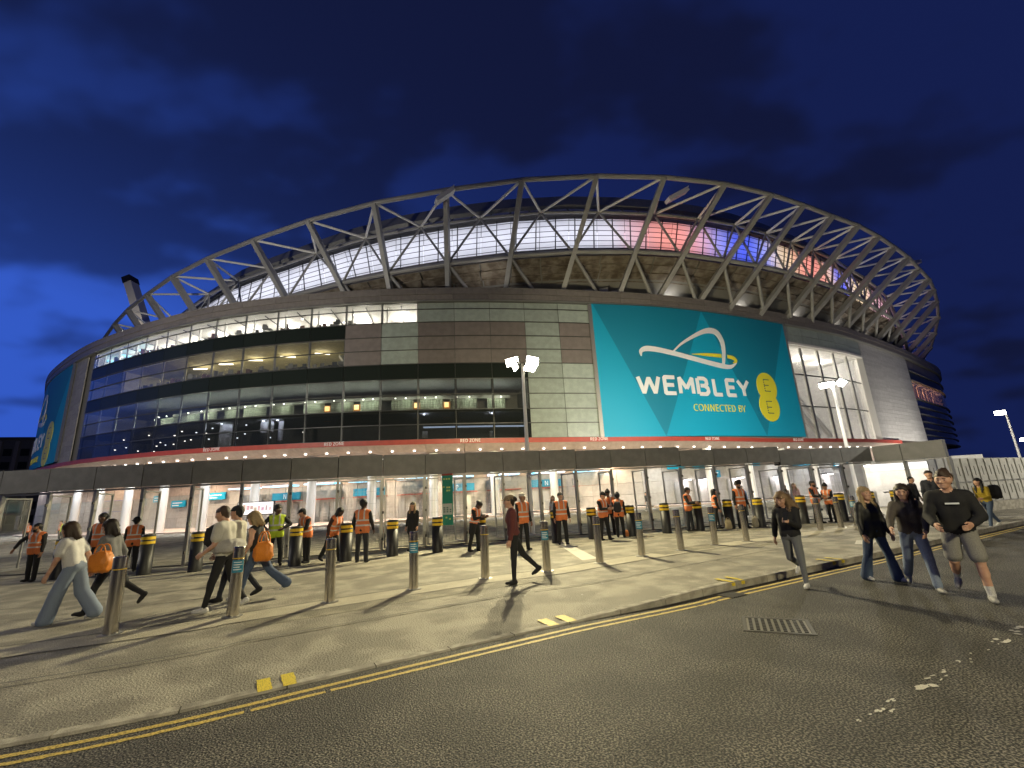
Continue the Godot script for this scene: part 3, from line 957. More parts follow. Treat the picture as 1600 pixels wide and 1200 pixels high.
# ---------------------------------------------------------------- roof truss and the lit upper stand
const CENTRE := Vector2(5, -150)
func roof_truss() -> void:
	var ring_far := [Vector2(-99, -102.3), Vector2(-90.1, -94.8), Vector2(-81.3, -88), Vector2(-72, -81.6), Vector2(-62.1, -75.2), Vector2(-52, -69.8), Vector2(-41.2, -65), Vector2(-30.2, -60.7), Vector2(-18.9, -57.3), Vector2(-8, -55.3), Vector2(2.9, -54), Vector2(13.4, -54), Vector2(23.2, -55), Vector2(32.8, -57.1), Vector2(41.3, -60.2), Vector2(48.2, -63.3), Vector2(55.2, -66.8), Vector2(62, -70.1), Vector2(68.7, -74.1), Vector2(75.2, -78.4), Vector2(81.7, -82.9), Vector2(88.7, -88.4), Vector2(95.6, -93.8), Vector2(102, -99.7), Vector2(109.5, -107.1), Vector2(120.7, -119), Vector2(132.8, -133.4), Vector2(145.3, -148.9), Vector2(156.7, -164.9)]
	var low_known := [Vector2(-19.8, -49.2), Vector2(-13.8, -47.5), Vector2(-6.6, -46), Vector2(0.5, -45.1), Vector2(7.5, -44.9), Vector2(14.4, -45.5), Vector2(20.1, -46.6), Vector2(25.9, -48.5), Vector2(30.7, -50.2), Vector2(35.8, -52.5), Vector2(40.6, -55.0), Vector2(45.1, -57.6), Vector2(49.9, -60.5), Vector2(54.2, -63.6), Vector2(59.2, -67.5)]
	var ring := []
	var low := []
	var mid := []
	for i in 29:
		var q: Vector2 = ring_far[i] * 0.757
		var hr := 34.5
		if i > 24:
			# the ring comes down towards its far end
			var pull: float = [0.95, 0.895, 0.85, 0.815][i - 25]
			q *= pull
			hr = 1.78 + 32.72 * pull
		ring.append(Vector3(q.x, hr, q.y))
		var inw := (CENTRE - q).normalized()
		var lw: Vector2
		if i >= 7 and i <= 21: lw = low_known[i - 7]
		elif i < 7: lw = q + Vector2(3.1, -3.2).lerp(Vector2(4.6, -1.6), (7 - i) / 7.0)
		else: lw = q + Vector2(-7.6, -0.5)
		low.append(Vector3(lw.x, hr - 6.5, lw.y))
	var mid_known := [Vector2(-47.9, -65.7), Vector2(-40.9, -61.9), Vector2(-34, -58.9), Vector2(-26.1, -55.4), Vector2(-18.3, -52.4), Vector2(-10.6, -50.6), Vector2(-2.9, -49.4), Vector2(4.7, -48.9), Vector2(12, -49.4), Vector2(19.3, -50.5), Vector2(25.5, -52), Vector2(31.2, -53.9), Vector2(36.8, -56.4), Vector2(41.9, -59.1), Vector2(46.9, -61.8), Vector2(52.2, -65), Vector2(57.5, -68.8)]
	for i in 28:
		if i >= 3 and i <= 19:
			var q: Vector2 = mid_known[i - 3] * 0.941
			mid.append(Vector3(q.x, 34.0, q.y))
		else:
			var a: Vector3 = (ring[i] + ring[i + 1]) / 2
			mid.append(a + (Vector3(1.2, 0, -6.5) if i < 3 else Vector3(-5.6, 0, -3.2)) - Vector3(0, 0.5, 0))
	var st: SurfaceTool
	for i in 29:
		var r: Vector3 = ring[i]
		var l: Vector3 = low[i]
		var foot := l + (l - r) * ((l.y - 22.8) / (r.y - l.y)) * Vector3(0.8, 1, 0.8)
		st = new_st()
		beam(st, r - Vector3(0, 0.1, 0), foot, 0.50, 0.78, Vector3(r.x - CENTRE.x, 0, r.z - CENTRE.y).normalized())
		obj("strut", st, M.truss, stad)
		if i < 28:
			var r2: Vector3 = ring[i + 1]
			var l2: Vector3 = low[i + 1]
			var m: Vector3 = mid[i]
			st = new_st()
			tube(st, [r, r2], [0.27], 10)
			obj("ring_chord", st, M.truss, stad)
			st = new_st()
			tube(st, [l, l2], [0.26], 10)
			obj("low_chord", st, M.truss, stad)
			for e in [[r, 0.15], [r2, 0.15], [l, 0.14], [l2, 0.14]]:
				st = new_st()
				var a: Vector3 = e[0]
				tube(st, [a.lerp(m, 0.02), m], [e[1]], 8)
				obj("brace", st, M.white_steel if e[1] > 0.145 else M.truss, stad)
			if i < 27:
				st = new_st()
				tube(st, [m, mid[i + 1]], [0.20], 8)
				obj("mid_chord", st, M.truss, stad)
			# raking props from the low chord down to the deck
			st = new_st()
			var fa := (l + l2) / 2 + Vector3(CENTRE.x - l.x, 0, CENTRE.y - l.z).normalized() * 2.4
			fa.y = 22.9
			tube(st, [l, l.lerp(fa, 0.96)], [0.2], 8)
			obj("raking_prop", st, M.truss, stad)
	# the upper stand behind it, bay by bay
	var inward := func(p: Vector3, d: float, h: float) -> Vector3:
		var v := (CENTRE - Vector2(p.x, p.z)).normalized() * d
		return Vector3(p.x + v.x, h, p.z + v.y)
	# translucent cladding: white sheet that lets through the coloured light of lamp panels standing behind it
	var sheet := mat(0.52, 0.52, 0.53, 0.6)
	sheet.backlight_enabled = true
	sheet.backlight = Color(1, 1, 1)
	var hues := {"white": Color(0.90, 0.91, 0.98), "pink": Color(1.0, 0.60, 0.54), "rose": Color(0.90, 0.68, 0.74), "blue": Color(0.20, 0.34, 1.0), "sky": Color(0.55, 0.62, 1.0), "cream": Color(0.95, 0.84, 0.66)}
	var lamp_mats := {}
	for key in hues:
		var hl: Color = (hues[key] as Color).srgb_to_linear()
		lamp_mats[key] = glow(hl.r, hl.g, hl.b, 0.8)
	var shade := func(i: int, half: int) -> String:
		var t := i + 0.5 * half
		if t < 12.0: return "white"
		if t < 12.5: return "rose"
		if t < 13.5: return "pink"
		if t < 14.0: return "rose"
		if t < 14.5: return "sky"
		if t < 15.5: return "blue"
		if t < 16.0: return "sky"
		if t < 17.0: return "cream"
		if t < 18.5: return "pink"
		if t < 19.0: return "cream"
		if t < 20.0: return "blue"
		if t < 21.5: return "cream"
		return "rose"
	for i in range(1, 27):
		var la: Vector3 = low[i]
		var lb: Vector3 = low[i + 1]
		var ma: Vector3 = (mid[i - 1] + mid[i]) / 2
		var mb: Vector3 = (mid[i] + mid[i + 1]) / 2 if i < 27 else mid[i]
		var dh := la.y - 28.0
		var dh2 := lb.y - 28.0
		# parapet between the low chord and the lit wall
		st = new_st()
		quad(st, inward.call(la, 0.9, 28.1 + dh), inward.call(lb, 0.9, 28.1 + dh2), inward.call(lb, 1.7, 29.55 + dh2), inward.call(la, 1.7, 29.55 + dh))
		quad(st, inward.call(la, 1.7, 29.55 + dh), inward.call(lb, 1.7, 29.55 + dh2), inward.call(lb, 2.6, 29.55 + dh2), inward.call(la, 2.6, 29.55 + dh))
		obj("parapet_panel", st, M.cornice[i % 3], stad)
		# backlit wall in panes with a wire grid before it
		var pa0: Vector3 = inward.call(la, 2.0, 29.5 + dh)
		var pb0: Vector3 = inward.call(lb, 2.0, 29.5 + dh2)
		var pa1: Vector3 = inward.call(ma, 0.9, ma.y - 0.25)
		var pb1: Vector3 = inward.call(mb, 0.9, mb.y - 0.25)
		for h in 2:
			st = new_st()
			var f0 := h * 0.5 + 0.004
			var f1 := h * 0.5 + 0.496
			quad(st, pa0.lerp(pb0, f0), pa0.lerp(pb0, f1), pa1.lerp(pb1, f1), pa1.lerp(pb1, f0))
			obj("translucent_panel", st, sheet, stad)
		for h in 2:
			var key: String = shade.call(i, h)
			var q0 := pa0.lerp(pb0, h * 0.5)
			var q1 := pa0.lerp(pb0, h * 0.5 + 0.5)
			var q2 := pa1.lerp(pb1, h * 0.5)
			var ctr: Vector3 = (q0 + q1 + q2 + pa1.lerp(pb1, h * 0.5 + 0.5)) / 4
			var ax := (q1 - q0).normalized()
			var ay := (q2 - q0).normalized()
			var az := ax.cross(ay).normalized()
			ay = az.cross(ax)
			var bb := Basis(ax, ay, az)
			var size := Vector2(q0.distance_to(q1) * 0.9, q0.distance_to(q2) * 0.8)
			var back := ctr - az * 1.9
			st = new_st()
			add_box(st, Transform3D(bb, back - az * 0.06), Vector3(size.x, size.y, 0.05))
			obj("lamp_panel", st, lamp_mats[key], stad)
			var al := AreaLight3D.new()
			al.name = "light"
			al.area_size = size
			al.light_color = hues[key]
			al.light_energy = 0.76 * size.x * size.y
			al.area_range = 40.0
			al.shadow_enabled = true
			stad.add_child(al, true)
			al.transform = Transform3D(Basis(-ax, ay, -az), back)
		st = new_st()
		for k in 6:
			var f := (k + 0.5) / 6.0
			beam(st, pa0.lerp(pa1, f) + Vector3(0, 0, 0.22), pb0.lerp(pb1, f) + Vector3(0, 0, 0.22), 0.06, 0.05)
		for k in 3:
			var f := (k + 0.3) / 3.0
			beam(st, pa0.lerp(pb0, f) + Vector3(0, 0, 0.35), pa1.lerp(pb1, f) + Vector3(0, 0, 0.35), 0.10, 0.10)
		obj("rail_grid", st, M.transom, stad).set_meta("kind", "stuff")
		# gutter panels and the dark edge of the roof
		for k in 3:
			var f0 := k / 3.0 + 0.02
			var f1 := (k + 1) / 3.0 - 0.02
			st = new_st()
			var g0 := ma.lerp(mb, f0)
			var g1 := ma.lerp(mb, f1)
			quad(st, inward.call(g0, 0.5, g0.y + 0.55), inward.call(g1, 0.5, g1.y + 0.55), inward.call(g1, 1.5, g1.y + 1.55), inward.call(g0, 1.5, g0.y + 1.55))
			obj("gutter_panel", st, M.white_steel, stad)
		st = new_st()
		quad(st, inward.call(ma, 0.45, ma.y + 0.28), inward.call(mb, 0.45, mb.y + 0.28), inward.call(mb, 0.45, mb.y + 0.44), inward.call(ma, 0.45, ma.y + 0.44))
		obj("gutter_lip", st, M.white_steel, stad)
		st = new_st()
		var e := [[0.9, 0.3], [1.65, 1.5], [1.3, 2.0], [2.4, 4.0], [9.0, 4.6], [40.0, 5.4]]
		for k in e.size() - 1:
			quad(st, inward.call(ma, e[k][0], ma.y + e[k][1]), inward.call(mb, e[k][0], mb.y + e[k][1]), inward.call(mb, e[k + 1][0], mb.y + e[k + 1][1]), inward.call(ma, e[k + 1][0], ma.y + e[k + 1][1]))
		obj("roof_edge", st, M.fascia2, stad)
		# stained boards under the raking stand, with stepped joints
		for k in 2:
			st = new_st()
			var f0 := k * 0.5 + 0.012
			var f1 := k * 0.5 + 0.488
			var steps := 9
			for q in steps:
				var t0 := float(q) / steps
				var t1 := float(q + 1) / steps
				var jag := 0.022 * sin(q * 2.4 + i)
				var y0 := 27.75 + dh - 5.2 * t0
				var y1 := 27.75 + dh - 5.2 * t1
				var d0 := 0.4 + 8.5 * t0
				var d1 := 0.4 + 8.5 * t1
				var a := la.lerp(lb, f0 + jag * 0.7)
				var b := la.lerp(lb, f1 + jag * 0.7)
				quad(st, inward.call(a, d1, y1 + 0.14), inward.call(b, d1, y1 + 0.14), inward.call(b, d0, y0), inward.call(a, d0, y0))
				quad(st, inward.call(a, d1, y1), inward.call(b, d1, y1), inward.call(b, d1, y1 + 0.14), inward.call(a, d1, y1 + 0.14))
			obj("stand_soffit", st, M.boards, stad)
		st = new_st()
		quad(st, inward.call(la, 9.6, 20.0), inward.call(lb, 9.6, 20.0), inward.call(lb, 1.0, 28.2 + dh2), inward.call(la, 1.0, 28.2 + dh))
		obj("stand_back", st, M.dark_in, stad)
	# uplights on the deck behind the cornice
	for k in 9:
		var s := -34.0 + k * 11.5
		var p := plan.pos(s, -1.6, 23.7)
		st = new_st()
		at_box(st, p - Vector3(0, 0.06, 0), Vector3(0.5, 0.12, 0.36))
		obj("uplight_body", st, M.black, stad)
		st = new_st()
		at_box(st, p + Vector3(0, 0.03, 0), Vector3(0.42, 0.04, 0.28))
		obj("uplight", st, glow(1.0, 0.93, 0.8, 6.0), stad)
		spot(stad, p + Vector3(0, 0.12, 0), p + Vector3(0, 10, 0) - Vector3(plan.out(s).x, 0, plan.out(s).y) * 2.0, 68.0, Color(1.0, 0.97, 0.93), 5.5 if k > 1 else 2.5)
	# plant on the deck over the banner: ducts and cabinets
	for p in [[0.5, -1.6, 1.6, 0.9], [2.6, -1.4, 0.9, 1.1], [4.0, -1.4, 0.7, 0.9], [6.2, -1.5, 2.2, 0.45], [9.4, -1.5, 1.4, 0.5]]:
		st = new_st()
		var q := plan.pos(p[0], p[1], 23.5 + p[3] / 2)
		at_box(st, q, Vector3(p[2], p[3], 0.8), -0.25)
		at_box(st, q + Vector3(0, p[3] / 2 + 0.04, 0), Vector3(p[2] + 0.12, 0.08, 0.92), -0.25)
		obj("plant_cabinet", st, M.galv, stad)
	# access gantries fixed to the truss
	for g in [[Vector3(-7.0, 32.4, -41.0), Vector3(-5.2, 34.2, -41.6)], [Vector3(19.6, 35.0, -46.5), Vector3(22.4, 36.8, -47.2)], [Vector3(66.0, 36.0, -68.0), Vector3(69.5, 36.6, -69.0)]]:
		st = new_st()
		beam(st, g[0], g[1], 0.9, 0.35)
		beam(st, g[0] + Vector3(0, 0.3, 0), g[1] + Vector3(0, 0.3, 0), 1.0, 0.08)
		obj("gantry", st, M.white_steel, stad)
	# the leaning pylon at the left end of the roof
	st = new_st()
	beam(st, Vector3(-78.6, 41.0, -90), Vector3(-83.4, 52.2, -90), 2.3, 1.6)
	obj("roof_pylon", st, M.white_steel, stad)
	st = new_st()
	beam(st, Vector3(-83.4, 52.2, -90), Vector3(-83.95, 53.6, -90), 2.5, 1.8)
	obj("pylon_cap", st, M.black, stad)
	st = new_st()
	at_box(st, Vector3(-78.0, 38.2, -84.0), Vector3(0.6, 0.5, 0.6))
	obj("uplight", st, glow(1.0, 0.95, 0.85, 6.0), stad)
	spot(stad, Vector3(-78.0, 38.6, -84.0), Vector3(-81.5, 48.0, -89.0), 40.0, Color(1.0, 0.94, 0.84), 26.0)

# ---------------------------------------------------------------- banners
func stroke(parent: Node, called: String, pts: Array, width: float, s0: float, off: float, m: Material, k := 0) -> void:
	var line := PackedVector2Array(pts)
	var polys := Geometry2D.offset_polyline(line, width / 2, Geometry2D.JOIN_ROUND, Geometry2D.END_ROUND)
	var st := new_st()
	for poly in polys:
		if Geometry2D.is_polygon_clockwise(poly): continue
		plate(st, poly, s0, off + 0.004 * k, 0.05)
	obj(called, st, m, parent)

# a flat shape (along, height) standing proud of the front
func plate(st: SurfaceTool, poly: PackedVector2Array, s0: float, off: float, thick: float) -> void:
	var tri := Geometry2D.triangulate_polygon(poly)
	for i in tri: st.add_vertex(plan.pos(s0 + poly[i].x, off, poly[i].y))
	for i in poly.size():
		var a := poly[i]
		var b := poly[(i + 1) % poly.size()]
		quad(st, plan.pos(s0 + a.x, off - thick, a.y), plan.pos(s0 + b.x, off - thick, b.y), plan.pos(s0 + b.x, off, b.y), plan.pos(s0 + a.x, off, a.y))

func taper(st: SurfaceTool, pts: Array, widths: Array, s0: float, off: float, thick: float) -> void:
	var c := catmull(pts, 8)
	var last := []
	for i in c.size():
		var d := (c[mini(i + 1, c.size() - 1)] - c[maxi(i - 1, 0)]).normalized()
		var t := float(i) / (c.size() - 1) * (widths.size() - 1)
		var k := mini(int(t), widths.size() - 2)
		var w := lerpf(widths[k], widths[k + 1], t - k) / 2
		var a := c[i] - Vector2(-d.y, d.x) * w
		var b := c[i] + Vector2(-d.y, d.x) * w
		var now := [plan.pos(s0 + a.x, off - thick, a.y), plan.pos(s0 + a.x, off, a.y), plan.pos(s0 + b.x, off, b.y), plan.pos(s0 + b.x, off - thick, b.y)]
		if last:
			for q in 3: quad(st, last[q], now[q], now[q + 1], last[q + 1])
		last = now

func strip_along(st: SurfaceTool, u0: float, u1: float, lo: Callable, hi: Callable, s0: float, off: float) -> void:
	var n := int(maxf(1, ceil((u1 - u0) / 0.6)))
	for i in n:
		var a := lerpf(u0, u1, float(i) / n)
		var b := lerpf(u0, u1, float(i + 1) / n)
		quad(st, plan.pos(s0 + a, off, lo.call(a)), plan.pos(s0 + b, off, lo.call(b)), plan.pos(s0 + b, off, hi.call(b)), plan.pos(s0 + a, off, hi.call(a)))

func banner(s0: float, label: String, whole: bool) -> void:
	var b := thing("stadium_banner", label, "banner")
	var base := 0.30
	var st := new_st()
	var shift := hy(s0 + 14.0, 7.65) - 7.25
	var bot := 7.35 + shift
	var top := 22.04
	var n := 40
	for i in n:
		var a := 28.5 * i / n
		var c := 28.5 * (i + 1) / n
		for q in [[base, base - 0.25, top, top], [base - 0.25, base, bot, bot]]:
			quad(st, plan.pos(s0 + a, q[0], q[2]), plan.pos(s0 + c, q[0], q[2]), plan.pos(s0 + c, q[1], q[3]), plan.pos(s0 + a, q[1], q[3]))
		quad(st, plan.pos(s0 + a, base, bot), plan.pos(s0 + c, base, bot), plan.pos(s0 + c, base, top), plan.pos(s0 + a, base, top))
	for e in [0.0, 28.5]: quad(st, plan.pos(s0 + e, base, bot), plan.pos(s0 + e, base, top), plan.pos(s0 + e, base - 0.25, top), plan.pos(s0 + e, base - 0.25, bot))
	obj("sheet", st, M.teal, b)
	# printed facets: two darker wedges pointing down
	for w in [[0.25, 7.07, 14.23], [14.23, 21.38, 28.45]]:
		st = new_st()
		var lo := func(u: float) -> float: return lerpf(top - 0.01, bot + 0.01, (u - w[0]) / (w[1] - w[0])) if u <= w[1] else lerpf(bot + 0.01, top - 0.01, (u - w[1]) / (w[2] - w[1]))
		var hi := func(_u: float) -> float: return top - 0.01
		strip_along(st, w[0], w[1], lo, hi, s0, base + 0.006)
		strip_along(st, w[1], w[2], lo, hi, s0, base + 0.006)
		obj("printed_facet", st, M.teal_dark, b)
	for e in [-0.1, 28.6]:
		st = new_st()
		beam(st, plan.pos(s0 + e, 0.22, bot), plan.pos(s0 + e, 0.22, top), 0.12, 0.4)
		obj("side_rail", st, M.galv, b)
	var o := base + 0.06
	# the arch emblem
	st = new_st()
	taper(st, [Vector2(5.30, 16.05), Vector2(5.35, 16.65), Vector2(6.05, 16.95), Vector2(7.42, 16.86), Vector2(9.44, 16.52), Vector2(11.54, 16.12), Vector2(13.76, 15.72), Vector2(16.09, 15.38), Vector2(17.4, 15.38), Vector2(18.5, 15.95)], [0.12, 0.45, 0.62, 0.60, 0.56, 0.55, 0.58, 0.60, 0.45, 0.06], s0, o, 0.05)
	obj("emblem_ground_line", st, M.logo_white, b)
	st = new_st()
	taper(st, [Vector2(9.25, 16.62), Vector2(10.48, 17.62), Vector2(11.95, 18.48), Vector2(13.8, 19.36), Vector2(15.1, 19.66), Vector2(16.1, 19.42), Vector2(16.68, 18.4), Vector2(16.66, 17.05), Vector2(16.3, 15.62)], [0.16, 0.24, 0.36, 0.52, 0.70, 0.78, 0.66, 0.5, 0.38], s0, o + 0.012, 0.05)
	obj("emblem_arch", st, M.logo_white, b)
	st = new_st()
	taper(st, [Vector2(11.82, 16.55), Vector2(13.9, 16.62), Vector2(16.2, 16.62)], [0.05, 0.36, 0.50], s0, o + 0.004, 0.05)
	taper(st, [Vector2(17.1, 16.62), Vector2(18.0, 16.5), Vector2(18.42, 16.15), Vector2(17.85, 15.86)], [0.42, 0.46, 0.40, 0.05], s0, o + 0.004, 0.05)
	obj("emblem_ribbon", st, M.logo_yellow, b)
	# W E M B L E Y in rounded strokes
	var lw := 0.44
	var y0 := 11.92
	var y1 := 13.72
	var L := {
		"W": [[Vector2(4.55, y1), Vector2(5.12, y0), Vector2(5.80, y1 - 0.1), Vector2(6.45, y0), Vector2(7.02, y1)]],
		"E": [[Vector2(9.02, y1), Vector2(7.72, y1), Vector2(7.72, y0), Vector2(9.02, y0)], [Vector2(7.72, 12.85), Vector2(8.85, 12.85)]],
		"M": [[Vector2(9.62, y0), Vector2(9.62, y1), Vector2(10.46, 12.5)], [Vector2(10.46, 12.5), Vector2(11.30, y1), Vector2(11.30, y0)]],
		"B": [[Vector2(12.02, y0), Vector2(12.02, y1)], [Vector2(12.1, y1), Vector2(12.95, y1), Vector2(13.28, 13.5), Vector2(13.28, 13.1), Vector2(12.98, 12.88), Vector2(12.4, 12.88)], [Vector2(12.98, 12.84), Vector2(13.36, 12.62), Vector2(13.4, 12.2), Vector2(13.08, y0), Vector2(12.1, y0)]],
		"L": [[Vector2(14.32, y1), Vector2(14.32, y0), Vector2(15.38, y0)]],
		"E2": [[Vector2(17.52, y1), Vector2(16.28, y1), Vector2(16.28, y0), Vector2(17.52, y0)], [Vector2(16.28, 12.85), Vector2(17.36, 12.85)]],
		"Y": [[Vector2(18.02, y1), Vector2(18.85, 12.72), Vector2(19.68, y1)], [Vector2(18.85, 12.72), Vector2(18.85, y0)]],
	}
	for key in L:
		var k := 0
		for line in L[key]:
			stroke(b, "letter", line, lw, s0, o, M.logo_white, k)
			k += 1
	words("CONNECTED BY", s0 + 10.92, 9.98, 0.78, o - 0.02, M.logo_yellow, b, "lettering", 0.03)
	# two joined yellow discs, each with a letter made of dots
	st = new_st()
	for c in [Vector2(22.92, 13.2), Vector2(22.75, 10.78)]:
		var ring := PackedVector2Array()
		for k in 40: ring.append(c + Vector2(cos(TAU * k / 40) * 1.74, sin(TAU * k / 40) * 1.80))
		plate(st, ring, s0, o + (0.0 if c.y > 12 else -0.006), 0.05)
	obj("yellow_disc", st, M.logo_yellow, b)
	for c in [Vector2(22.92, 13.4), Vector2(22.75, 10.7)]:
		st = new_st()
		for q in 5:
			for h in [0.72, 0.0, -0.72]:
				var d := Vector2(-0.36 + q * 0.2, h)
				if h == 0.0 and q == 4: continue
				at_mark(st, c + d, Vector2(0.15, 0.12), s0, o + 0.012)
		for q in 6: at_mark(st, c + Vector2(-0.44, -0.66 + q * 0.26), Vector2(0.13, 0.15), s0, o + 0.014)
		obj("dotted_letter", st, M.logo_ink, b)

func at_mark(st: SurfaceTool, c: Vector2, size: Vector2, s0: float, off: float) -> void:
	var h := size / 2
	plate(st, PackedVector2Array([c + Vector2(-h.x, -h.y), c + Vector2(h.x, -h.y), c + Vector2(h.x, h.y), c + Vector2(-h.x, h.y)]), s0, off, 0.012)

func banners() -> void:
	banner(0.0, "large turquoise WEMBLEY banner facing the camera, right of the glass front", true)
	banner(-98.0, "turquoise banner seen edge-on at the far left end of the stadium", false)

# ---------------------------------------------------------------- beneath the stand
func under_the_stand() -> void:
	var st: SurfaceTool
	var v := 0
	var s := -114.0
	# beige wall panels in three courses on the recessed ground floor
	while s < 56.0:
		var off := lerpf(-1.4, -8.4, smoothstep(-78.0, -67.0, s)) if s < -2 else lerpf(-8.4, -3.4, smoothstep(-2.0, 8.0, s))
		for r in 4:
			var h0: float = [0.12, 1.5, 2.75, 4.2][r]
			var h1: float = [1.5, 2.75, 4.2, 6.5][r]
			var a := plan.pos(s, off, 0)
			var b := plan.pos(s + 2.4, lerpf(-1.4, -8.4, smoothstep(-78.0, -67.0, s + 2.4)) if s + 2.4 < -2 else lerpf(-8.4, -3.4, smoothstep(-2.0, 8.0, s + 2.4)), 0)
			var x := (b - a).normalized()
			var c := (a + b) / 2
			c.y = (h0 + h1) / 2
			put_mesh("wall_panel", box_mesh(Vector3(a.distance_to(b) - 0.03, h1 - h0 - 0.03, 0.12)), M.stone[(v + r) % 3] if r < 3 else M.soffit, stad, Transform3D(Basis(x, Vector3.UP, x.cross(Vector3.UP)), c))
		v += 1
		s += 2.4
	# low plinth step along the foot of the building
	st = new_st()
	sweep(st, -114, 56, [Vector2(0.6, 0.11), Vector2(0.6, 0.25), Vector2(-9.5, 0.27)], 1.9, false, true)
	obj("plinth", st, M.soffit, stad)
	# round columns
	for k in 23:
		s = -90.5 + k * 6.1
		if s > 0 and s < 8 or s < -68.0: continue
		st = new_st()
		lathe(st, [Vector2(0.42, 0.2), Vector2(0.42, 6.5)], 18)
		obj("column", st, M.white_steel, stad, Transform3D(Basis(), plan.pos(s, -1.6 if s < 0 else -1.2, 0)))
	# turquoise header boards over the gates, lit blue ceiling boxes behind them
	var letters := ["H", "N", "N", "M", "N", "P"]
	for k in 9:
		s = -44.0 + k * 5.4
		st = new_st()
		sweep(st, s, s + 3.9, rect(-7.9, -7.75, 2.85, 3.65), 1.95, true, true)
		obj("gate_header", st, M.teal_dark if k % 2 else M.fascia, stad)
		st = new_st()
		sweep(st, s, s + 4.2, rect(-7.9, -7.7, 2.70, 2.78), 1.95, true, true)
		obj("red_line", st, M.red, stad)
		if k % 2 or k > 6: words(letters[k % 6], s + 1.6, 3.0, 0.5, -7.74, M.letter, stad, "lettering", 0.02)
		for q in 3:
			st = new_st()
			sweep(st, s + q * 1.3 + 0.1, s + q * 1.3 + 1.2, rect(-7.6, -6.0, 4.3, 4.42), 1.2, true, true)
			obj("blue_light_box", st, glow(0.10, 0.62, 0.95, 1.5), stad)
		# turnstiles: dark slots between posts
		for q in 3:
			st = new_st()
			sweep(st, s + q * 1.3 + 0.15, s + q * 1.3 + 0.85, rect(-8.32, -8.2, 0.3, 2.4), 0.7, true, true)
			obj("turnstile_gate", st, M.galv if (k + q) % 3 else M.fascia, stad)
			st = new_st()
			for h in [0.7, 1.0, 1.3]:
				beam(st, plan.pos(s + q * 1.3 + 0.1, -7.6, h), plan.pos(s + q * 1.3 + 0.9, -7.6, h), 0.05, 0.05)
			beam(st, plan.pos(s + q * 1.3 + 0.1, -7.6, 0.2), plan.pos(s + q * 1.3 + 0.1, -7.6, 1.35), 0.07, 0.07)
			obj("barrier_rail", st, M.galv, stad)
	# signs, doors and bright openings on the right half
	for q in [[9.0, 11.4, 4.0, 4.9, "t"], [12.6, 15.4, 4.0, 4.9, "t"], [15.0, 16.6, 2.9, 3.7, "b"], [30.0, 34.0, 3.9, 4.8, "t"], [21.0, 23.6, 4.1, 5.0, "t"], [39.0, 43.0, 3.6, 4.4, "t"], [45.0, 49.0, 3.5, 4.2, "t"], [-62.0, -60.0, 3.6, 4.4, "t"], [-57.5, -54.5, 2.8, 3.6, "t"], [-50.0, -47.0, 3.4, 4.2, "t"]]:
		st = new_st()
		var back := -3.1 if q[0] > 0 else -8.1
		sweep(st, q[0], q[1], rect(back, back + 0.12, q[2], q[3]), 1.9, true, true)
		obj("wall_sign", st, M.teal if q[4] == "t" else M.blue_note, stad)
		for r in 2:
			st = new_st()
			sweep(st, q[0] + 0.3, lerpf(q[0] + 0.3, q[1], 0.75 - 0.25 * r), rect(back + 0.12, back + 0.135, q[3] - 0.34 - 0.3 * r, q[3] - 0.22 - 0.3 * r), 1.9, true, true)
			obj("print_line", st, M.letter, stad)
	for q in [[10.6, 11.7, 0.3], [13.3, 14.6, 0.3], [18.5, 20.1, 0.3], [26.0, 27.0, 0.2], [36.0, 37.6, 0.25], [44.0, 47.0, 0.35]]:
		# a white-lined porch standing out from the wall, lit by a fitting in its ceiling
		st = new_st()
		sweep(st, q[0], q[1], rect(-3.25, -3.2, 0.28, 2.75), 1.0, true, true)
		sweep(st, q[0], q[1], rect(-3.2, -1.9, 2.75, 2.87), 1.0, true, true)
		for e in [q[0] - 0.06, q[1]]: sweep(st, e, e + 0.06, rect(-3.2, -1.9, 0.26, 2.87), 1.0, true, true)
		obj("porch", st, M.white_clad[0], stad)
		st = new_st()
		var mid: float = (q[0] + q[1]) / 2
		sweep(st, mid - 0.4, mid + 0.4, rect(-2.7, -2.4, 2.69, 2.74), 1.0, true, true)
		obj("strip_light", st, glow(1.0, 0.96, 0.96, 8.0), stad)
		lamp_in(stad, plan.pos(mid, -2.4, 2.5), Color(1.0, 0.96, 0.97), 2.6, 0.2)
		st = new_st()
		sweep(st, q[0] - 0.9, q[0] - 0.08, rect(-3.2, -3.05, 0.28, 2.6), 1.0, true, true)
		obj("door", st, M.fascia, stad)
	# lit advertising screen near the left
	var scr := thing("advert_screen", "long lit advertising screen beyond the fence, behind the yellow-vested steward", "screen", plan.pos(-33.2, 1.2, 0.12))
	st = new_st()
	at_box(st, Vector3(0, 1.95, 0), Vector3(3.4, 1.2, 0.18))
	for e in [-1.4, 1.4]: at_box(st, Vector3(e, 0.68, 0), Vector3(0.16, 1.36, 0.16))
	obj("case", st, M.black, scr)
	st = new_st()
	at_box(st, Vector3(0, 1.95, 0.1), Vector3(3.24, 1.06, 0.02))
	obj("display", st, glow(0.95, 0.88, 0.86, 1.0), scr)
	var rng := RandomNumberGenerator.new()
	rng.seed = 8
	for k in 9:
		st = new_st()
		var x := -1.36 + k * 0.34
		at_box(st, Vector3(x, 1.85 + rng.randf() * 0.2, 0.116), Vector3(0.14 + rng.randf() * 0.14, 0.3 + rng.randf() * 0.3, 0.008))
		obj("picture_patch", st, glow(rng.randf_range(0.5, 0.95), rng.randf_range(0.15, 0.35), rng.randf_range(0.1, 0.5), 0.5), scr)

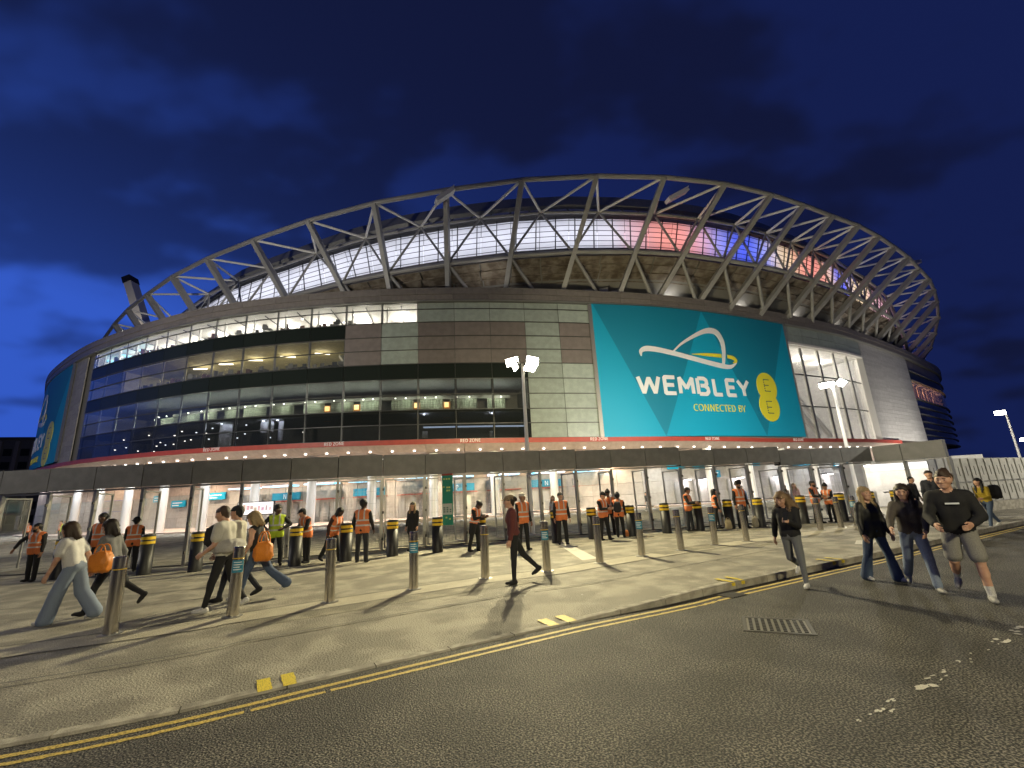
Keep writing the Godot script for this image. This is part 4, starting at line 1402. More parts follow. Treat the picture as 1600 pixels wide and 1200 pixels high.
# ---------------------------------------------------------------- the gate line with its grey fascia
var gate_line: PlanLine
func fence() -> void:
	gate_line = PlanLine.new(catmull([Vector2(-34, -15.0), Vector2(-24, -15.6), Vector2(-17.5, -15.9), Vector2(-12.2, -16.05), Vector2(-7.4, -17.0), Vector2(-2.2, -18.7), Vector2(0.8, -19.55), Vector2(5.4, -20.4), Vector2(11.3, -21.15), Vector2(17.0, -22.0)], 12), Vector2(0.8, -19.55))
	var f := thing("entrance_gate_line", "long line of tall steel entrance gates under a dark grey panelled fascia", "gates", Vector3(0.8, 0.12, -19.55))
	var inv := Transform3D(Basis(), -f.position)
	var lo := func(x: float) -> float: return pw(x, [-20.0, 0.0, 5.0, 9.0, 15.0, 17.5], [2.80, 2.87, 2.84, 2.78, 2.58, 2.48])
	var hi := func(x: float) -> float: return pw(x, [-20.0, -12.3, 0.0, 5.0, 9.0, 15.0, 17.5], [3.60, 3.60, 3.70, 3.64, 3.50, 3.29, 3.25])
	var s0 := gate_line.s[0]
	var total := gate_line.s[-1]
	var st: SurfaceTool
	var n := 0
	var s := total
	while s - 1.62 > s0:
		var e := s - 1.62
		var a := gate_line.pos(e, 0.12, 0)
		var b := gate_line.pos(s, 0.12, 0)
		var x := (b - a).normalized()
		var mid := (a + b) / 2
		# the run steps down a few centimetres every third panel
		var sec := gate_line.at(total - (floor((total - s) / 4.86) + 0.5) * 4.86)
		var y0: float = lo.call(sec.x)
		var y1: float = hi.call(sec.x)
		mid.y = (y0 + y1) / 2
		st = new_st()
		var bb := Basis(x, Vector3.UP, x.cross(Vector3.UP))
		add_box(st, Transform3D(bb, mid), Vector3(1.595, y1 - y0, 0.05))
		obj("fascia_panel", st, M.fascia if n % 2 else M.fascia2, f, inv)
		st = new_st()
		add_box(st, Transform3D(bb, mid - bb.z * 0.24), Vector3(1.60, y1 - y0 - 0.06, 0.36))
		obj("fascia_box", st, M.black, f, inv)
		# bright steel head rail just below
		st = new_st()
		add_box(st, Transform3D(bb, Vector3(mid.x, y0 - 0.045, mid.z) - bb.z * 0.14), Vector3(1.60, 0.06, 0.08))
		obj("head_rail", st, M.galv, f, inv)
		# gate post and an open gate leaf hinged on it
		var p := gate_line.pos(e, 0.0, 0)
		st = new_st()
		beam(st, Vector3(p.x, 0.12, p.z), Vector3(p.x, y0 - 0.02, p.z), 0.10, 0.10, bb.z)
		obj("gate_post", st, M.galv, f, inv)
		for h in [0.55, 1.5, 2.35]:
			st = new_st()
			at_box(st, Vector3(p.x, h, p.z) + bb.z * 0.085 + bb.x * 0.03, Vector3(0.05, 0.09, 0.07))
			obj("hinge", st, M.iron, f, inv)
		var closed := p.x > -7.4 and p.x < -3.6
		var swing := -bb.z.rotated(Vector3.UP, 0.22 + 0.10 * sin(n * 1.7)) if not closed else bb.x
		var leaf := Node3D.new()
		leaf.name = "gate_leaf"
		f.add_child(leaf, true)
		leaf.transform = inv
		var w := 1.05 if not closed else 1.45
		var q0 := p + swing * 0.11
		var q1 := p + swing * (0.11 + w)
		var top := y0 - 0.12
		st = new_st()
		for g in [q0, q1]: beam(st, Vector3(g.x, 0.2, g.z), Vector3(g.x, top, g.z), 0.055, 0.055, swing)
		for h in [0.22, 1.15, top - 0.03]: beam(st, Vector3(q0.x, h, q0.z), Vector3(q1.x, h, q1.z), 0.05, 0.05)
		obj("leaf_frame", st, M.galv, leaf)
		st = new_st()
		if closed:
			for k in 13:
				var g := q0.lerp(q1, (k + 0.5) / 13.0)
				beam(st, Vector3(g.x, 0.24, g.z), Vector3(g.x, top, g.z), 0.008, 0.008)
			for k in 5:
				var h := 0.5 + k * 0.45
				beam(st, Vector3(q0.x, h, q0.z), Vector3(q1.x, h, q1.z), 0.008, 0.008)
			obj("wire_mesh", st, M.galv, leaf).set_meta("kind", "stuff")
		else:
			for h in [[0.27, 1.11], [1.19, top - 0.08]]:
				quad(st, Vector3(q0.x, h[0], q0.z), Vector3(q1.x, h[0], q1.z), Vector3(q1.x, h[1], q1.z), Vector3(q0.x, h[1], q0.z))
			obj("leaf_pane", st, M.clear_glass, leaf)
		n += 1
		s = e
	st = new_st()
	s = s0
	while s < total - 0.1:
		beam(st, gate_line.pos(s, 0, 0.14), gate_line.pos(minf(s + 1.0, total), 0, 0.14), 0.10, 0.04)
		s += 1.0
	obj("floor_track", st, M.iron, f, inv)
	# the return at the right-hand end, stepping towards the road
	var r := thing("gate_return", "short taller end section of the gate line, angled forward at its right", "gates", Vector3(17.2, 0.12, -21.9))
	var ir := Transform3D(Basis(), -r.position)
	var pa := Vector3(17.15, 0, -21.85)
	var pb := Vector3(18.45, 0, -19.55)
	for k in 2:
		var a := pa.lerp(pb, k * 0.42)
		var b := pa.lerp(pb, 0.42 if k == 0 else 1.0)
		st = new_st()
		var c := (a + b) / 2
		var x := (b - a).normalized()
		add_box(st, Transform3D(Basis(x, Vector3.UP, x.cross(Vector3.UP)), Vector3(c.x, 2.92, c.z)), Vector3(a.distance_to(b) - 0.025, 0.72, 0.30))
		obj("fascia_panel", st, M.fascia, r, ir)
		st = new_st()
		beam(st, Vector3(b.x, 0.12, b.z), Vector3(b.x, 2.56, b.z), 0.12, 0.12)
		obj("gate_post", st, M.galv, r, ir)
	st = new_st()
	beam(st, Vector3(pa.x, 2.52, pa.z), Vector3(pb.x, 2.52, pb.z), 0.12, 0.06)
	beam(st, Vector3(pa.x, 1.15, pa.z), Vector3(pb.x, 1.15, pb.z), 0.06, 0.06)
	beam(st, Vector3(pa.x, 0.2, pa.z), Vector3(pb.x, 0.2, pb.z), 0.06, 0.06)
	obj("rail", st, M.galv, r, ir)
	st = new_st()
	quad(st, Vector3(pa.x, 0.22, pa.z), Vector3(pb.x, 0.22, pb.z), Vector3(pb.x, 2.48, pb.z), Vector3(pa.x, 2.48, pa.z))
	obj("pane", st, M.clear_glass, r, ir)
	# white-lined kiosk seen through it, brightly lit from within
	var kiosk := thing("lit_kiosk", "brightly lit white kiosk behind the right-hand end of the gates", "kiosk", Vector3(22.6, 0.12, -26.6), -0.25)
	st = new_st()
	at_box(st, Vector3(0, 2.55, 0), Vector3(5.4, 0.2, 3.2))
	at_box(st, Vector3(0, 1.25, -1.5), Vector3(5.2, 2.4, 0.12))
	for e in [-2.6, 2.6]: at_box(st, Vector3(e, 1.25, -0.3), Vector3(0.12, 2.4, 2.4))
	obj("shell", st, M.white_clad[0], kiosk)
	st = new_st()
	at_box(st, Vector3(-0.6, 2.28, 1.1), Vector3(3.4, 0.34, 0.10))
	obj("sign_board", st, glow(1.0, 0.97, 0.97, 1.4), kiosk)
	st = new_st()
	at_box(st, Vector3(2.0, 2.15, 1.15), Vector3(1.7, 0.5, 0.14))
	obj("shutter_box", st, M.fascia, kiosk)
	for k in 3:
		st = new_st()
		at_box(st, Vector3(-1.7 + k * 1.7, 2.41, 0), Vector3(1.2, 0.06, 0.3))
		obj("strip_light", st, glow(1.0, 0.96, 0.9, 6.0), kiosk)
		lamp_in(kiosk, Vector3(-1.7 + k * 1.7, 2.2, 0), Color(1, 0.96, 0.9), 2.4, 0.3)
	for k in 5:
		st = new_st()
		at_box(st, Vector3(-2.1 + k * 1.05, 0.5, -1.1), Vector3(0.85, 0.9, 0.5))
		obj("counter_unit", st, M.white_clad[k % 3], kiosk)
	# green information banner standing on the gate line
	var tot := thing("information_totem", "tall green information sign hung on the gates right of two black bollards", "sign", Vector3(-2.78, 0.12, -18.25), -0.28)
	st = new_st()
	at_box(st, Vector3(0, 1.72, 0), Vector3(0.44, 1.9, 0.05))
	obj("board", st, mat(0.03, 0.28, 0.20, 0.5), tot)
	st = new_st()
	at_box(st, Vector3(0, 2.70, 0.003), Vector3(0.45, 0.07, 0.055))
	obj("red_heading", st, M.red, tot)
	st = new_st()
	at_box(st, Vector3(0, 1.37, 0.028), Vector3(0.40, 0.42, 0.006))
	obj("map_print", st, mat(0.55, 0.62, 0.58, 0.6), tot)
	for k in 8:
		st = new_st()
		at_box(st, Vector3(-0.13 + 0.13 * (k % 3), 1.27 + 0.075 * floor(k / 3.0), 0.033), Vector3(0.09 - 0.012 * (k % 3), 0.05, 0.004))
		obj("map_block", st, mat(0.12, 0.22, 0.20, 0.6), tot)
	for q in [[-0.13, 2.53], [-0.02, 2.53], [0.09, 2.53], [-0.15, 2.22], [0.0, 2.20], [0.09, 2.20], [0.0, 2.08], [0.09, 2.08], [-0.05, 1.05], [0.1, 1.0]]:
		st = new_st()
		at_box(st, Vector3(q[0], q[1], 0.028), Vector3(0.07, 0.06, 0.006))
		obj("printed_mark", st, mat(0.60, 0.66, 0.20, 0.6), tot)

func hoarding() -> void:
	var a := Vector3(18.7, 0.12, -20.9)
	var b := Vector3(36.0, 0.12, -25.6)
	var x := (b - a).normalized()
	var z := x.cross(Vector3.UP)
	var h := thing("white_hoarding", "long white sheet-metal hoarding with upright ribs at the right of the stadium", "hoarding", a)
	var clad := blotch(grain(mat(0.56, 0.55, 0.49, 0.5), M.fine, 1.3), M.soft, 2.5)
	var n := int(a.distance_to(b) / 0.52)
	var slot := new_st()
	for k in n:
		var c := x * (0.52 * (k + 0.5))
		var hb := 2.42 - 0.018 * k * 0.52
		var st := new_st()
		for r in 2:
			var y0: float = [0.42, 1.32][r]
			var y1: float = [1.30, hb][r]
			add_box(st, Transform3D(Basis(x, Vector3.UP, z), c + Vector3(0, (y0 + y1) / 2, 0)), Vector3(0.50, y1 - y0, 0.05))
			add_box(st, Transform3D(Basis(x, Vector3.UP, z), c + x * 0.225 + z * 0.045 + Vector3(0, (y0 + y1) / 2, 0)), Vector3(0.05, y1 - y0, 0.06))
		obj("sheet", st, clad, h)
		for r in 2:
			var y0: float = [0.62, 1.5][r]
			add_box(slot, Transform3D(Basis(x, Vector3.UP, z), c - x * 0.03 + z * 0.03 + Vector3(0, y0 + 0.3, 0)), Vector3(0.028, 0.42, 0.014))
	obj("slots", slot, M.iron, h).set_meta("kind", "stuff")
	var st := new_st()
	var d := x * (0.52 * n)
	beam(st, Vector3(0, 0.2, 0), d + Vector3(0, 0.2, 0), 0.5, 0.40)
	obj("ballast_base", st, M.kerb, h)
	st = new_st()
	for y in [0.41, 1.31]: beam(st, Vector3(0, y, 0) + z * 0.04, d + Vector3(0, y, 0) + z * 0.04, 0.06, 0.04)
	obj("rail", st, M.galv, h)

# ---------------------------------------------------------------- lamps
func lamp_post(called: String, label: String, at: Vector3, height: float, heads: Array, col: Color) -> Node3D:
	var p := thing(called, label, "street lamp", at, 0.0)
	var st := new_st()
	tube(st, [Vector3(0, 0, 0), Vector3(0, 0.9, 0), Vector3(0, 1.0, 0), Vector3(0, height, 0)], [0.13, 0.13, 0.105, 0.07], 14)
	obj("pole", st, M.white_steel, p)
	st = new_st()
	lathe(st, [Vector2(0, 0), Vector2(0.2, 0), Vector2(0.2, 0.03), Vector2(0.13, 0.05)], 14)
	obj("base_flange", st, M.galv, p)
	st = new_st()
	at_box(st, Vector3(0.115, 1.3, 0.0), Vector3(0.02, 0.35, 0.1))
	obj("access_door", st, M.galv, p)
	for hd in heads:
		# [offset of the head, aim, energy, cone, emission]
		var o: Vector3 = hd[0]
		var aim: Vector3 = (hd[1] as Vector3).normalized()
		var unit := Node3D.new()
		unit.name = "luminaire"
		p.add_child(unit, true)
		unit.position = Vector3(0, height, 0) + o
		var face: Vector3 = (hd[5] as Vector3).normalized() if hd.size() > 5 else aim
		unit.basis = Basis.looking_at(face, Vector3.UP if absf(face.y) < 0.95 else Vector3.FORWARD)
		st = new_st()
		add_box(st, Transform3D(Basis(), Vector3(0, 0, 0.05)), Vector3(0.74, 0.40, 0.10))
		for k in 5: add_box(st, Transform3D(Basis(), Vector3(-0.22 + k * 0.11, 0, 0.13)), Vector3(0.02, 0.26, 0.06))
		obj("housing", st, M.fascia2, unit)
		st = new_st()
		for e in [-0.18, 0.18]: add_box(st, Transform3D(Basis(), Vector3(e, 0, -0.012)), Vector3(0.33, 0.36, 0.02))
		obj("lamp_lens", st, glow(col.r, col.g, col.b, hd[4]), unit)
		st = new_st()
		tube(st, [Vector3(0, height - 0.05, 0) + Vector3(0, o.y * 0.6, 0), Vector3(0, height, 0) + o - aim * -0.02], [0.035], 8)
		obj("bracket", st, M.galv, p)
		var lamp := spot(unit, Vector3(0, 0, -0.05 if face == aim else -0.32), Vector3(0, 0, -1), hd[3], col, hd[2], 0.22, 0.8)
		lamp.basis = unit.basis.inverse() * Basis.looking_at(aim, Vector3.UP)
	return p

func lamps() -> void:
	var warm := Color(1.0, 0.94, 0.745)
	var clear := Color(1.0, 0.97, 0.90)
	lamp_post("street_lamp", "tall lamp post with four blazing heads rising in front of the pale panels", Vector3(0.55, 0.12, -20.9), 7.95, [
		[Vector3(-0.48, 0.12, 0.05), Vector3(-0.7, -0.36, 1), 300.0, 70.0, 60.0],
		[Vector3(-0.36, -0.14, 0.2), Vector3(-1, -0.40, 0.25), 150.0, 70.0, 60.0],
		[Vector3(0.50, 0.12, 0.05), Vector3(0.75, -0.34, 1), 340.0, 70.0, 60.0],
		[Vector3(0.38, -0.14, -0.2), Vector3(0.24, 0.24, -1), 720.0, 66.0, 60.0, Vector3(0.5, -0.75, 0.55)]], warm)
	lamp_post("street_lamp", "lamp post with a cluster of bright heads before the glazed white bay", Vector3(18.96, 0.12, -26.0), 7.1, [
		[Vector3(-0.5, 0.05, 0.2), Vector3(-0.6, -0.9, 0.2), 60.0, 70.0, 50.0, Vector3(-0.5, -0.8, 0.5)],
		[Vector3(0.55, 0.12, 0.1), Vector3(0.9, -0.7, 0.1), 70.0, 70.0, 50.0, Vector3(0.5, -0.8, 0.6)],
		[Vector3(-0.15, 0.16, -0.2), Vector3(0.2, 0.34, -1), 420.0, 64.0, 50.0, Vector3(-0.3, -0.8, 0.6)],
		[Vector3(0.2, 0.18, 0.3), Vector3(1.0, 0.12, -0.8), 420.0, 64.0, 50.0, Vector3(0.5, -0.8, 0.5)]], clear)
	lamp_post("street_lamp", "single-headed lamp post at the far right edge, beyond the white hoarding", Vector3(43.9, 0.0, -40.0), 6.9, [
		[Vector3(-0.7, 0.0, 0.2), Vector3(-0.7, -0.45, 0.7), 110.0, 70.0, 50.0]], clear)
	lamp_post("street_lamp", "distant lamp whose bright head just clears the top of the white hoarding", Vector3(64.0, 0.0, -57.0), 5.6, [
		[Vector3(-0.5, 0.0, 0.2), Vector3(-0.5, -0.6, 0.8), 90.0, 70.0, 70.0]], clear)
	# lamps out of the picture: on the near side of the road, and left of the gates
	lamp_post("street_lamp", "street lamp on the near side of the road, out of the picture", Vector3(5.5, 0.0, 9.0), 8.6, [
		[Vector3(-0.5, 0.0, -0.3), Vector3(-0.35, -0.65, -0.9), 140.0, 72.0, 20.0],
		[Vector3(0.5, 0.0, -0.3), Vector3(0.4, -0.6, -0.9), 140.0, 72.0, 20.0]], Color(1.0, 0.945, 0.77))
	lamp_post("street_lamp", "lamp post left of the gates, out of the picture", Vector3(-30.0, 0.12, -13.0), 8.0, [
		[Vector3(-0.4, 0.1, -0.2), Vector3(-0.35, 0.34, -1), 1000.0, 68.0, 50.0],
		[Vector3(0.4, 0.1, 0.0), Vector3(0.8, -0.5, 0.2), 120.0, 70.0, 50.0]], clear)
	lamp_post("street_lamp", "lamp post right of the road, out of the picture, lighting the hoarding", Vector3(30.0, 0.0, -13.0), 7.0, [
		[Vector3(-0.4, 0.0, -0.3), Vector3(-0.35, -0.40, -1), 150.0, 60.0, 20.0]], clear)
	# floodlights on the ground washing the white drum from its foot
	for k in 2:
		var s := 53.0 + k * 9.0
		var fl := thing("ground_floodlight", "floodlight on the ground at the foot of the white drum, %s" % ["nearer the glazed bay" if k == 0 else "nearer the dark glazed end"], "floodlight", plan.pos(s, 7.5, 0.12))
		var aim := (plan.pos(s, 0.0, 9.0) - plan.pos(s, 7.5, 0.5)).normalized()
		var st := new_st()
		add_box(st, Transform3D(Basis.looking_at(aim), Vector3(0, 0.42, 0) - aim * 0.08), Vector3(0.6, 0.4, 0.14))
		obj("housing", st, M.black, fl)
		st = new_st()
		at_box(st, Vector3(0, 0.12, 0), Vector3(0.4, 0.24, 0.1))
		obj("stand", st, M.galv, fl)
		st = new_st()
		add_box(st, Transform3D(Basis.looking_at(aim), Vector3(0, 0.42, 0) + aim * 0.0), Vector3(0.5, 0.3, 0.02))
		obj("lamp_lens", st, glow(1.0, 0.97, 0.92, 20.0), fl)
		spot(fl, Vector3(0, 0.42, 0) + aim * 0.05, Vector3(0, 0.42, 0) + aim, 68.0, Color(1.0, 0.97, 0.92), 190.0, 0.25, 0.9)

# ---------------------------------------------------------------- bollards
func bollards() -> void:
	var spots := [Vector2(-6.15, -7.28), Vector2(-4.8, -8.03), Vector2(-3.51, -8.8), Vector2(-2.17, -9.62), Vector2(-0.8, -10.44), Vector2(0.58, -10.95), Vector2(1.93, -11.78), Vector2(3.19, -12.62), Vector2(4.49, -13.35), Vector2(5.76, -14.1), Vector2(6.96, -14.63), Vector2(8.53, -15.28), Vector2(10.57, -16.66), Vector2(11.65, -17.17), Vector2(12.52, -17.56)]
	var nth := ["first", "second", "third", "fourth", "fifth", "sixth", "seventh", "eighth", "ninth", "tenth", "eleventh", "twelfth", "thirteenth", "fourteenth", "fifteenth", "sixteenth"]
	var first := thing("steel_bollard", "", "bollard")
	var st := new_st()
	lathe(st, [Vector2(0.092, 0.0), Vector2(0.092, 0.90), Vector2(0.088, 0.905), Vector2(0.088, 0.918), Vector2(0.092, 0.923), Vector2(0.092, 1.085), Vector2(0.084, 1.10), Vector2(0, 1.103)], 28)
	obj("tube", st, M.steel, first)
	st = new_st()
	lathe(st, [Vector2(0.0905, 0.906), Vector2(0.0905, 0.917)], 28)
	obj("yellow_ring", st, M.band, first)
	st = new_st()
	lathe(st, [Vector2(0.092, 0.001), Vector2(0.155, 0.001), Vector2(0.155, 0.014), Vector2(0.092, 0.018)], 28)
	obj("floor_flange", st, M.galv, first)
	for k in spots.size():
		var b: Node3D = first if k == 0 else first.duplicate()
		if k:
			b.name = numbered("steel_bollard")
			add_child(b, true)
		b.position = Vector3(spots[k].x, 0.121, spots[k].y)
		b.rotation = Vector3(0.012 * sin(k * 2.3), k * 0.7, 0.014 * cos(k * 3.1))
		var noted := k in [1, 3, 5, 7, 9, 11, 14]
		tag(b, "polished steel bollard, %s from the left along the road%s" % [nth[k], ", with a blue notice" if noted else ", without a notice"], "bollard", "steel bollards along the pavement")
		if noted:
			var turn := atan2(-spots[k].x, -spots[k].y)
			st = new_st()
			st.set_smooth_group(1)
			var note := func(y0: float, y1: float, a0: float, a1: float, r: float, s: SurfaceTool) -> void:
				for i in 6:
					var t0 := lerpf(a0, a1, i / 6.0) + turn
					var t1 := lerpf(a0, a1, (i + 1) / 6.0) + turn
					quad(s, Vector3(sin(t0) * r, y0, cos(t0) * r), Vector3(sin(t1) * r, y0, cos(t1) * r), Vector3(sin(t1) * r, y1, cos(t1) * r), Vector3(sin(t0) * r, y1, cos(t0) * r))
			note.call(0.69, 0.885, -1.05, 1.05, 0.0945, st)
			var holder := Node3D.new()
			holder.name = "notice"
			b.add_child(holder, true)
			holder.rotation.y = -b.rotation.y
			obj("sheet", st, M.blue_note, holder)
			for q in 4:
				st = new_st()
				note.call(0.845 - q * 0.038, 0.858 - q * 0.038, -0.75, [0.6, 0.75, 0.3, 0.65][q], 0.0953, st)
				obj("print_line", st, M.note_white, holder)
	var black := [Vector2(-17.6, -14.6), Vector2(-14.0, -14.35), Vector2(-11.33, -14.27), Vector2(-9.88, -14.39), Vector2(-6.92, -14.52), Vector2(-5.53, -14.98), Vector2(-4.26, -15.72), Vector2(-2.83, -16.16), Vector2(-1.36, -16.55), Vector2(1.34, -17.3), Vector2(2.78, -17.95), Vector2(4.31, -18.19), Vector2(5.84, -18.74), Vector2(7.28, -19.1), Vector2(8.59, -19.23), Vector2(9.91, -19.37), Vector2(11.9, -19.7), Vector2(13.75, -20.0), Vector2(15.2, -20.2), Vector2(16.4, -20.3)]
	var one := thing("black_bollard", "", "bollard")
	st = new_st()
	lathe(st, [Vector2(0.185, 0.0), Vector2(0.185, 0.86)], 24)
	lathe(st, [Vector2(0.178, 0.86), Vector2(0.178, 1.12), Vector2(0.168, 1.15), Vector2(0, 1.16)], 24)
	lathe(st, [Vector2(0.185, 0.86), Vector2(0.178, 0.86)], 24)
	obj("sleeve", st, M.black, one)
	for h in [[0.875, 0.955], [1.0, 1.085]]:
		st = new_st()
		lathe(st, [Vector2(0.179, h[0]), Vector2(0.186, h[0]), Vector2(0.186, h[1]), Vector2(0.179, h[1])], 24)
		obj("yellow_band", st, M.band, one)
	var more := ["seventeenth", "eighteenth", "nineteenth", "twentieth"]
	for k in black.size():
		var b: Node3D = one if k == 0 else one.duplicate()
		if k:
			b.name = numbered("black_bollard")
			add_child(b, true)
		b.position = Vector3(black[k].x, 0.121, black[k].y)
		tag(b, "stout black bollard with two yellow bands, %s from the left in front of the gates" % [nth[k] if k < 16 else more[k - 16]], "bollard", "black bollards in front of the gates")

# ---------------------------------------------------------------- dark block beyond the left end
func far_building() -> void:
	var b := thing("apartment_block", "dark flat-roofed block with pale piers at the far left edge", "building", Vector3(-150, 0, -122), 0.35)
	var st := new_st()
	at_box(st, Vector3(0, 12.6, -10), Vector3(46, 25.2, 18))
	obj("wall", st, M.iron, b)
	st = new_st()
	at_box(st, Vector3(0, 25.5, -10), Vector3(46.8, 0.6, 18.8))
	obj("roof_slab", st, M.transom, b)
	for k in 12:
		st = new_st()
		at_box(st, Vector3(-21 + k * 3.8, 12.4, -0.85), Vector3(0.9, 24.6, 0.35))
		obj("pier", st, M.cornice[k % 3], b)
	for r in 6:
		for k in 11:
			st = new_st()
			at_box(st, Vector3(-19.1 + k * 3.8, 3.0 + r * 3.7, -0.98), Vector3(1.9, 2.0, 0.1))
			obj("window", st, M.dark_spandrel[k % 3], b)
	for k in 5:
		st = new_st()
		at_box(st, Vector3(2 + k * 3.8, 2.2, 0.2), Vector3(0.6, 3.6, 0.3))
		obj("lit_pillar", st, M.white_steel, b)
	lamp_post("street_lamp", "distant lamp in front of the dark block at the left edge", Vector3(-72.0, 0.0, -58.0), 6.4, [
		[Vector3(0.3, 0.0, 0.3), Vector3(0.3, -0.7, 0.8), 130.0, 70.0, 50.0]], Color(1.0, 0.95, 0.85))

# ---------------------------------------------------------------- bodies: tapered capsules joined by a smooth minimum, meshed as surface nets
const EDGES := [[0, 1], [2, 3], [4, 5], [6, 7], [0, 2], [1, 3], [4, 6], [5, 7], [0, 4], [1, 5], [2, 6], [3, 7]]

# bones: [a, b, radius at a, radius at b, label, blend]; cuts: [a, b, ra, rb]
func nets(bones: Array, cell: float, cuts := []) -> Dictionary:
	var lo := Vector3.INF
	var hi := -Vector3.INF
	for bn in bones:
		var r := maxf(bn[2], bn[3])
		for q in [bn[0], bn[1]]:
			lo = lo.min(q - Vector3.ONE * r)
			hi = hi.max(q + Vector3.ONE * r)
	lo -= Vector3.ONE * cell * 2.5
	hi += Vector3.ONE * cell * 2.5
	var n := Vector3i(((hi - lo) / cell).ceil())
	var sy := n.x
	var sz := n.x * n.y
	var D := PackedFloat32Array()
	D.resize(sz * n.z)
	D.fill(9.0)
	var best := D.duplicate()
	var L := PackedByteArray()
	L.resize(D.size())
	for bn in bones:
		var a: Vector3 = (bn[0] - lo) / cell
		var b: Vector3 = (bn[1] - lo) / cell
		var ra: float = bn[2] / cell
		var rb: float = bn[3] / cell
		var lab: int = bn[4]
		var k: float = bn[5] / cell
		var m := maxf(ra, rb) + k + 1.5
		var i0 := Vector3i((a.min(b) - Vector3.ONE * m).floor()).clamp(Vector3i.ZERO, n - Vector3i.ONE)
		var i1 := Vector3i((a.max(b) + Vector3.ONE * m).ceil()).clamp(Vector3i.ZERO, n - Vector3i.ONE)
		var ba := b - a
		var bb := maxf(ba.length_squared(), 0.000001)
		var dr := rb - ra
		for z in range(i0.z, i1.z + 1):
			for y in range(i0.y, i1.y + 1):
				var at := z * sz + y * sy + i0.x
				for x in range(i0.x, i1.x + 1):
					var pa := Vector3(x, y, z) - a
					var h := clampf(pa.dot(ba) / bb, 0.0, 1.0)
					var d := (pa - ba * h).length() - ra - dr * h
					if d < best[at]:
						best[at] = d
						L[at] = lab
					var o := D[at]
					var e := k - absf(d - o)
					if e > 0.0: D[at] = minf(d, o) - e * e / (4.0 * k)
					elif d < o: D[at] = d
					at += 1
	for bn in cuts:
		var a: Vector3 = (bn[0] - lo) / cell
		var b: Vector3 = (bn[1] - lo) / cell
		var ba := b - a
		var bb := maxf(ba.length_squared(), 0.000001)
		var at := 0
		for z in n.z:
			for y in n.y:
				for x in n.x:
					if D[at] < 2.0:
						var pa := Vector3(x, y, z) - a
						var h := clampf(pa.dot(ba) / bb, 0.0, 1.0)
						D[at] = maxf(D[at], lerpf(bn[2], bn[3], h) / cell - (pa - ba * h).length())
					at += 1
	var V := PackedVector3Array()
	var N := PackedVector3Array()
	var seen := PackedInt32Array()
	seen.resize(D.size())
	seen.fill(-1)
	var Q := {}
	var step := [1, sy, sz]
	var corner := [0, 1, sy, sy + 1, sz, sz + 1, sz + sy, sz + sy + 1]
	var off := [Vector3(0, 0, 0), Vector3(1, 0, 0), Vector3(0, 1, 0), Vector3(1, 1, 0), Vector3(0, 0, 1), Vector3(1, 0, 1), Vector3(0, 1, 1), Vector3(1, 1, 1)]
	for i in D.size():
		if D[i] >= 0.0: continue
		for ax in 3:
			var su: int = step[(ax + 1) % 3]
			var sv: int = step[(ax + 2) % 3]
			for sgn in [-1, 1]:
				var j: int = i + step[ax] * sgn
				if j < 0 or j >= D.size() or D[j] < 0.0: continue
				var e := mini(i, j)
				var cells := [e, e - su, e - su - sv, e - sv]
				for c in cells:
					if seen[c] < 0:
						var sum := Vector3.ZERO
						var cnt := 0
						for g in EDGES:
							var d0 := D[c + corner[g[0]]]
							var d1 := D[c + corner[g[1]]]
							if (d0 < 0.0) != (d1 < 0.0):
								sum += (off[g[0]] as Vector3).lerp(off[g[1]], d0 / (d0 - d1))
								cnt += 1
						seen[c] = V.size()
						V.append(lo + (Vector3(c % sy, (c / sy) % n.y, c / sz) + sum / maxf(cnt, 1)) * cell)
						N.append(Vector3.ZERO)
				var q := [seen[cells[0]], seen[cells[1]], seen[cells[2]], seen[cells[3]]]
				var out := Vector3.ZERO
				out[ax] = sgn
				var nn := (V[q[1]] - V[q[0]]).cross(V[q[2]] - V[q[0]]) + (V[q[2]] - V[q[0]]).cross(V[q[3]] - V[q[0]])
				if nn.dot(out) > 0.0: q.reverse()
				else: nn = -nn
				for v in q: N[v] += nn
				var lab := L[i]
				if not Q.has(lab): Q[lab] = PackedInt32Array()
				Q[lab].append_array(PackedInt32Array([q[0], q[1], q[2], q[0], q[2], q[3]]))
	for v in N.size(): N[v] = N[v].normalized()
	return {"v": V, "n": N, "q": Q}

func rumple(net: Dictionary, freq: float, amount: float, shift := Vector3.ZERO) -> void:
	var V: PackedVector3Array = net.v
	var N: PackedVector3Array = net.n
	for i in V.size():
		var p := V[i] * freq + shift
		V[i] += N[i] * wob.get_noise_3d(p.x, p.y * 0.6, p.z) * amount
	net.v = V

# the faces of some labels, as arrays [vertices, normals, indices]
func part_of(net: Dictionary, labels: Array) -> Array:
	var V := PackedVector3Array()
	var N := PackedVector3Array()
	var I := PackedInt32Array()
	var map := {}
	for l in labels:
		if not net.q.has(l): continue
		for v in net.q[l]:
			if not map.has(v):
				map[v] = V.size()
				V.append(net.v[v])
				N.append(net.n[v])
			I.append(map[v])
	return [V, N, I]

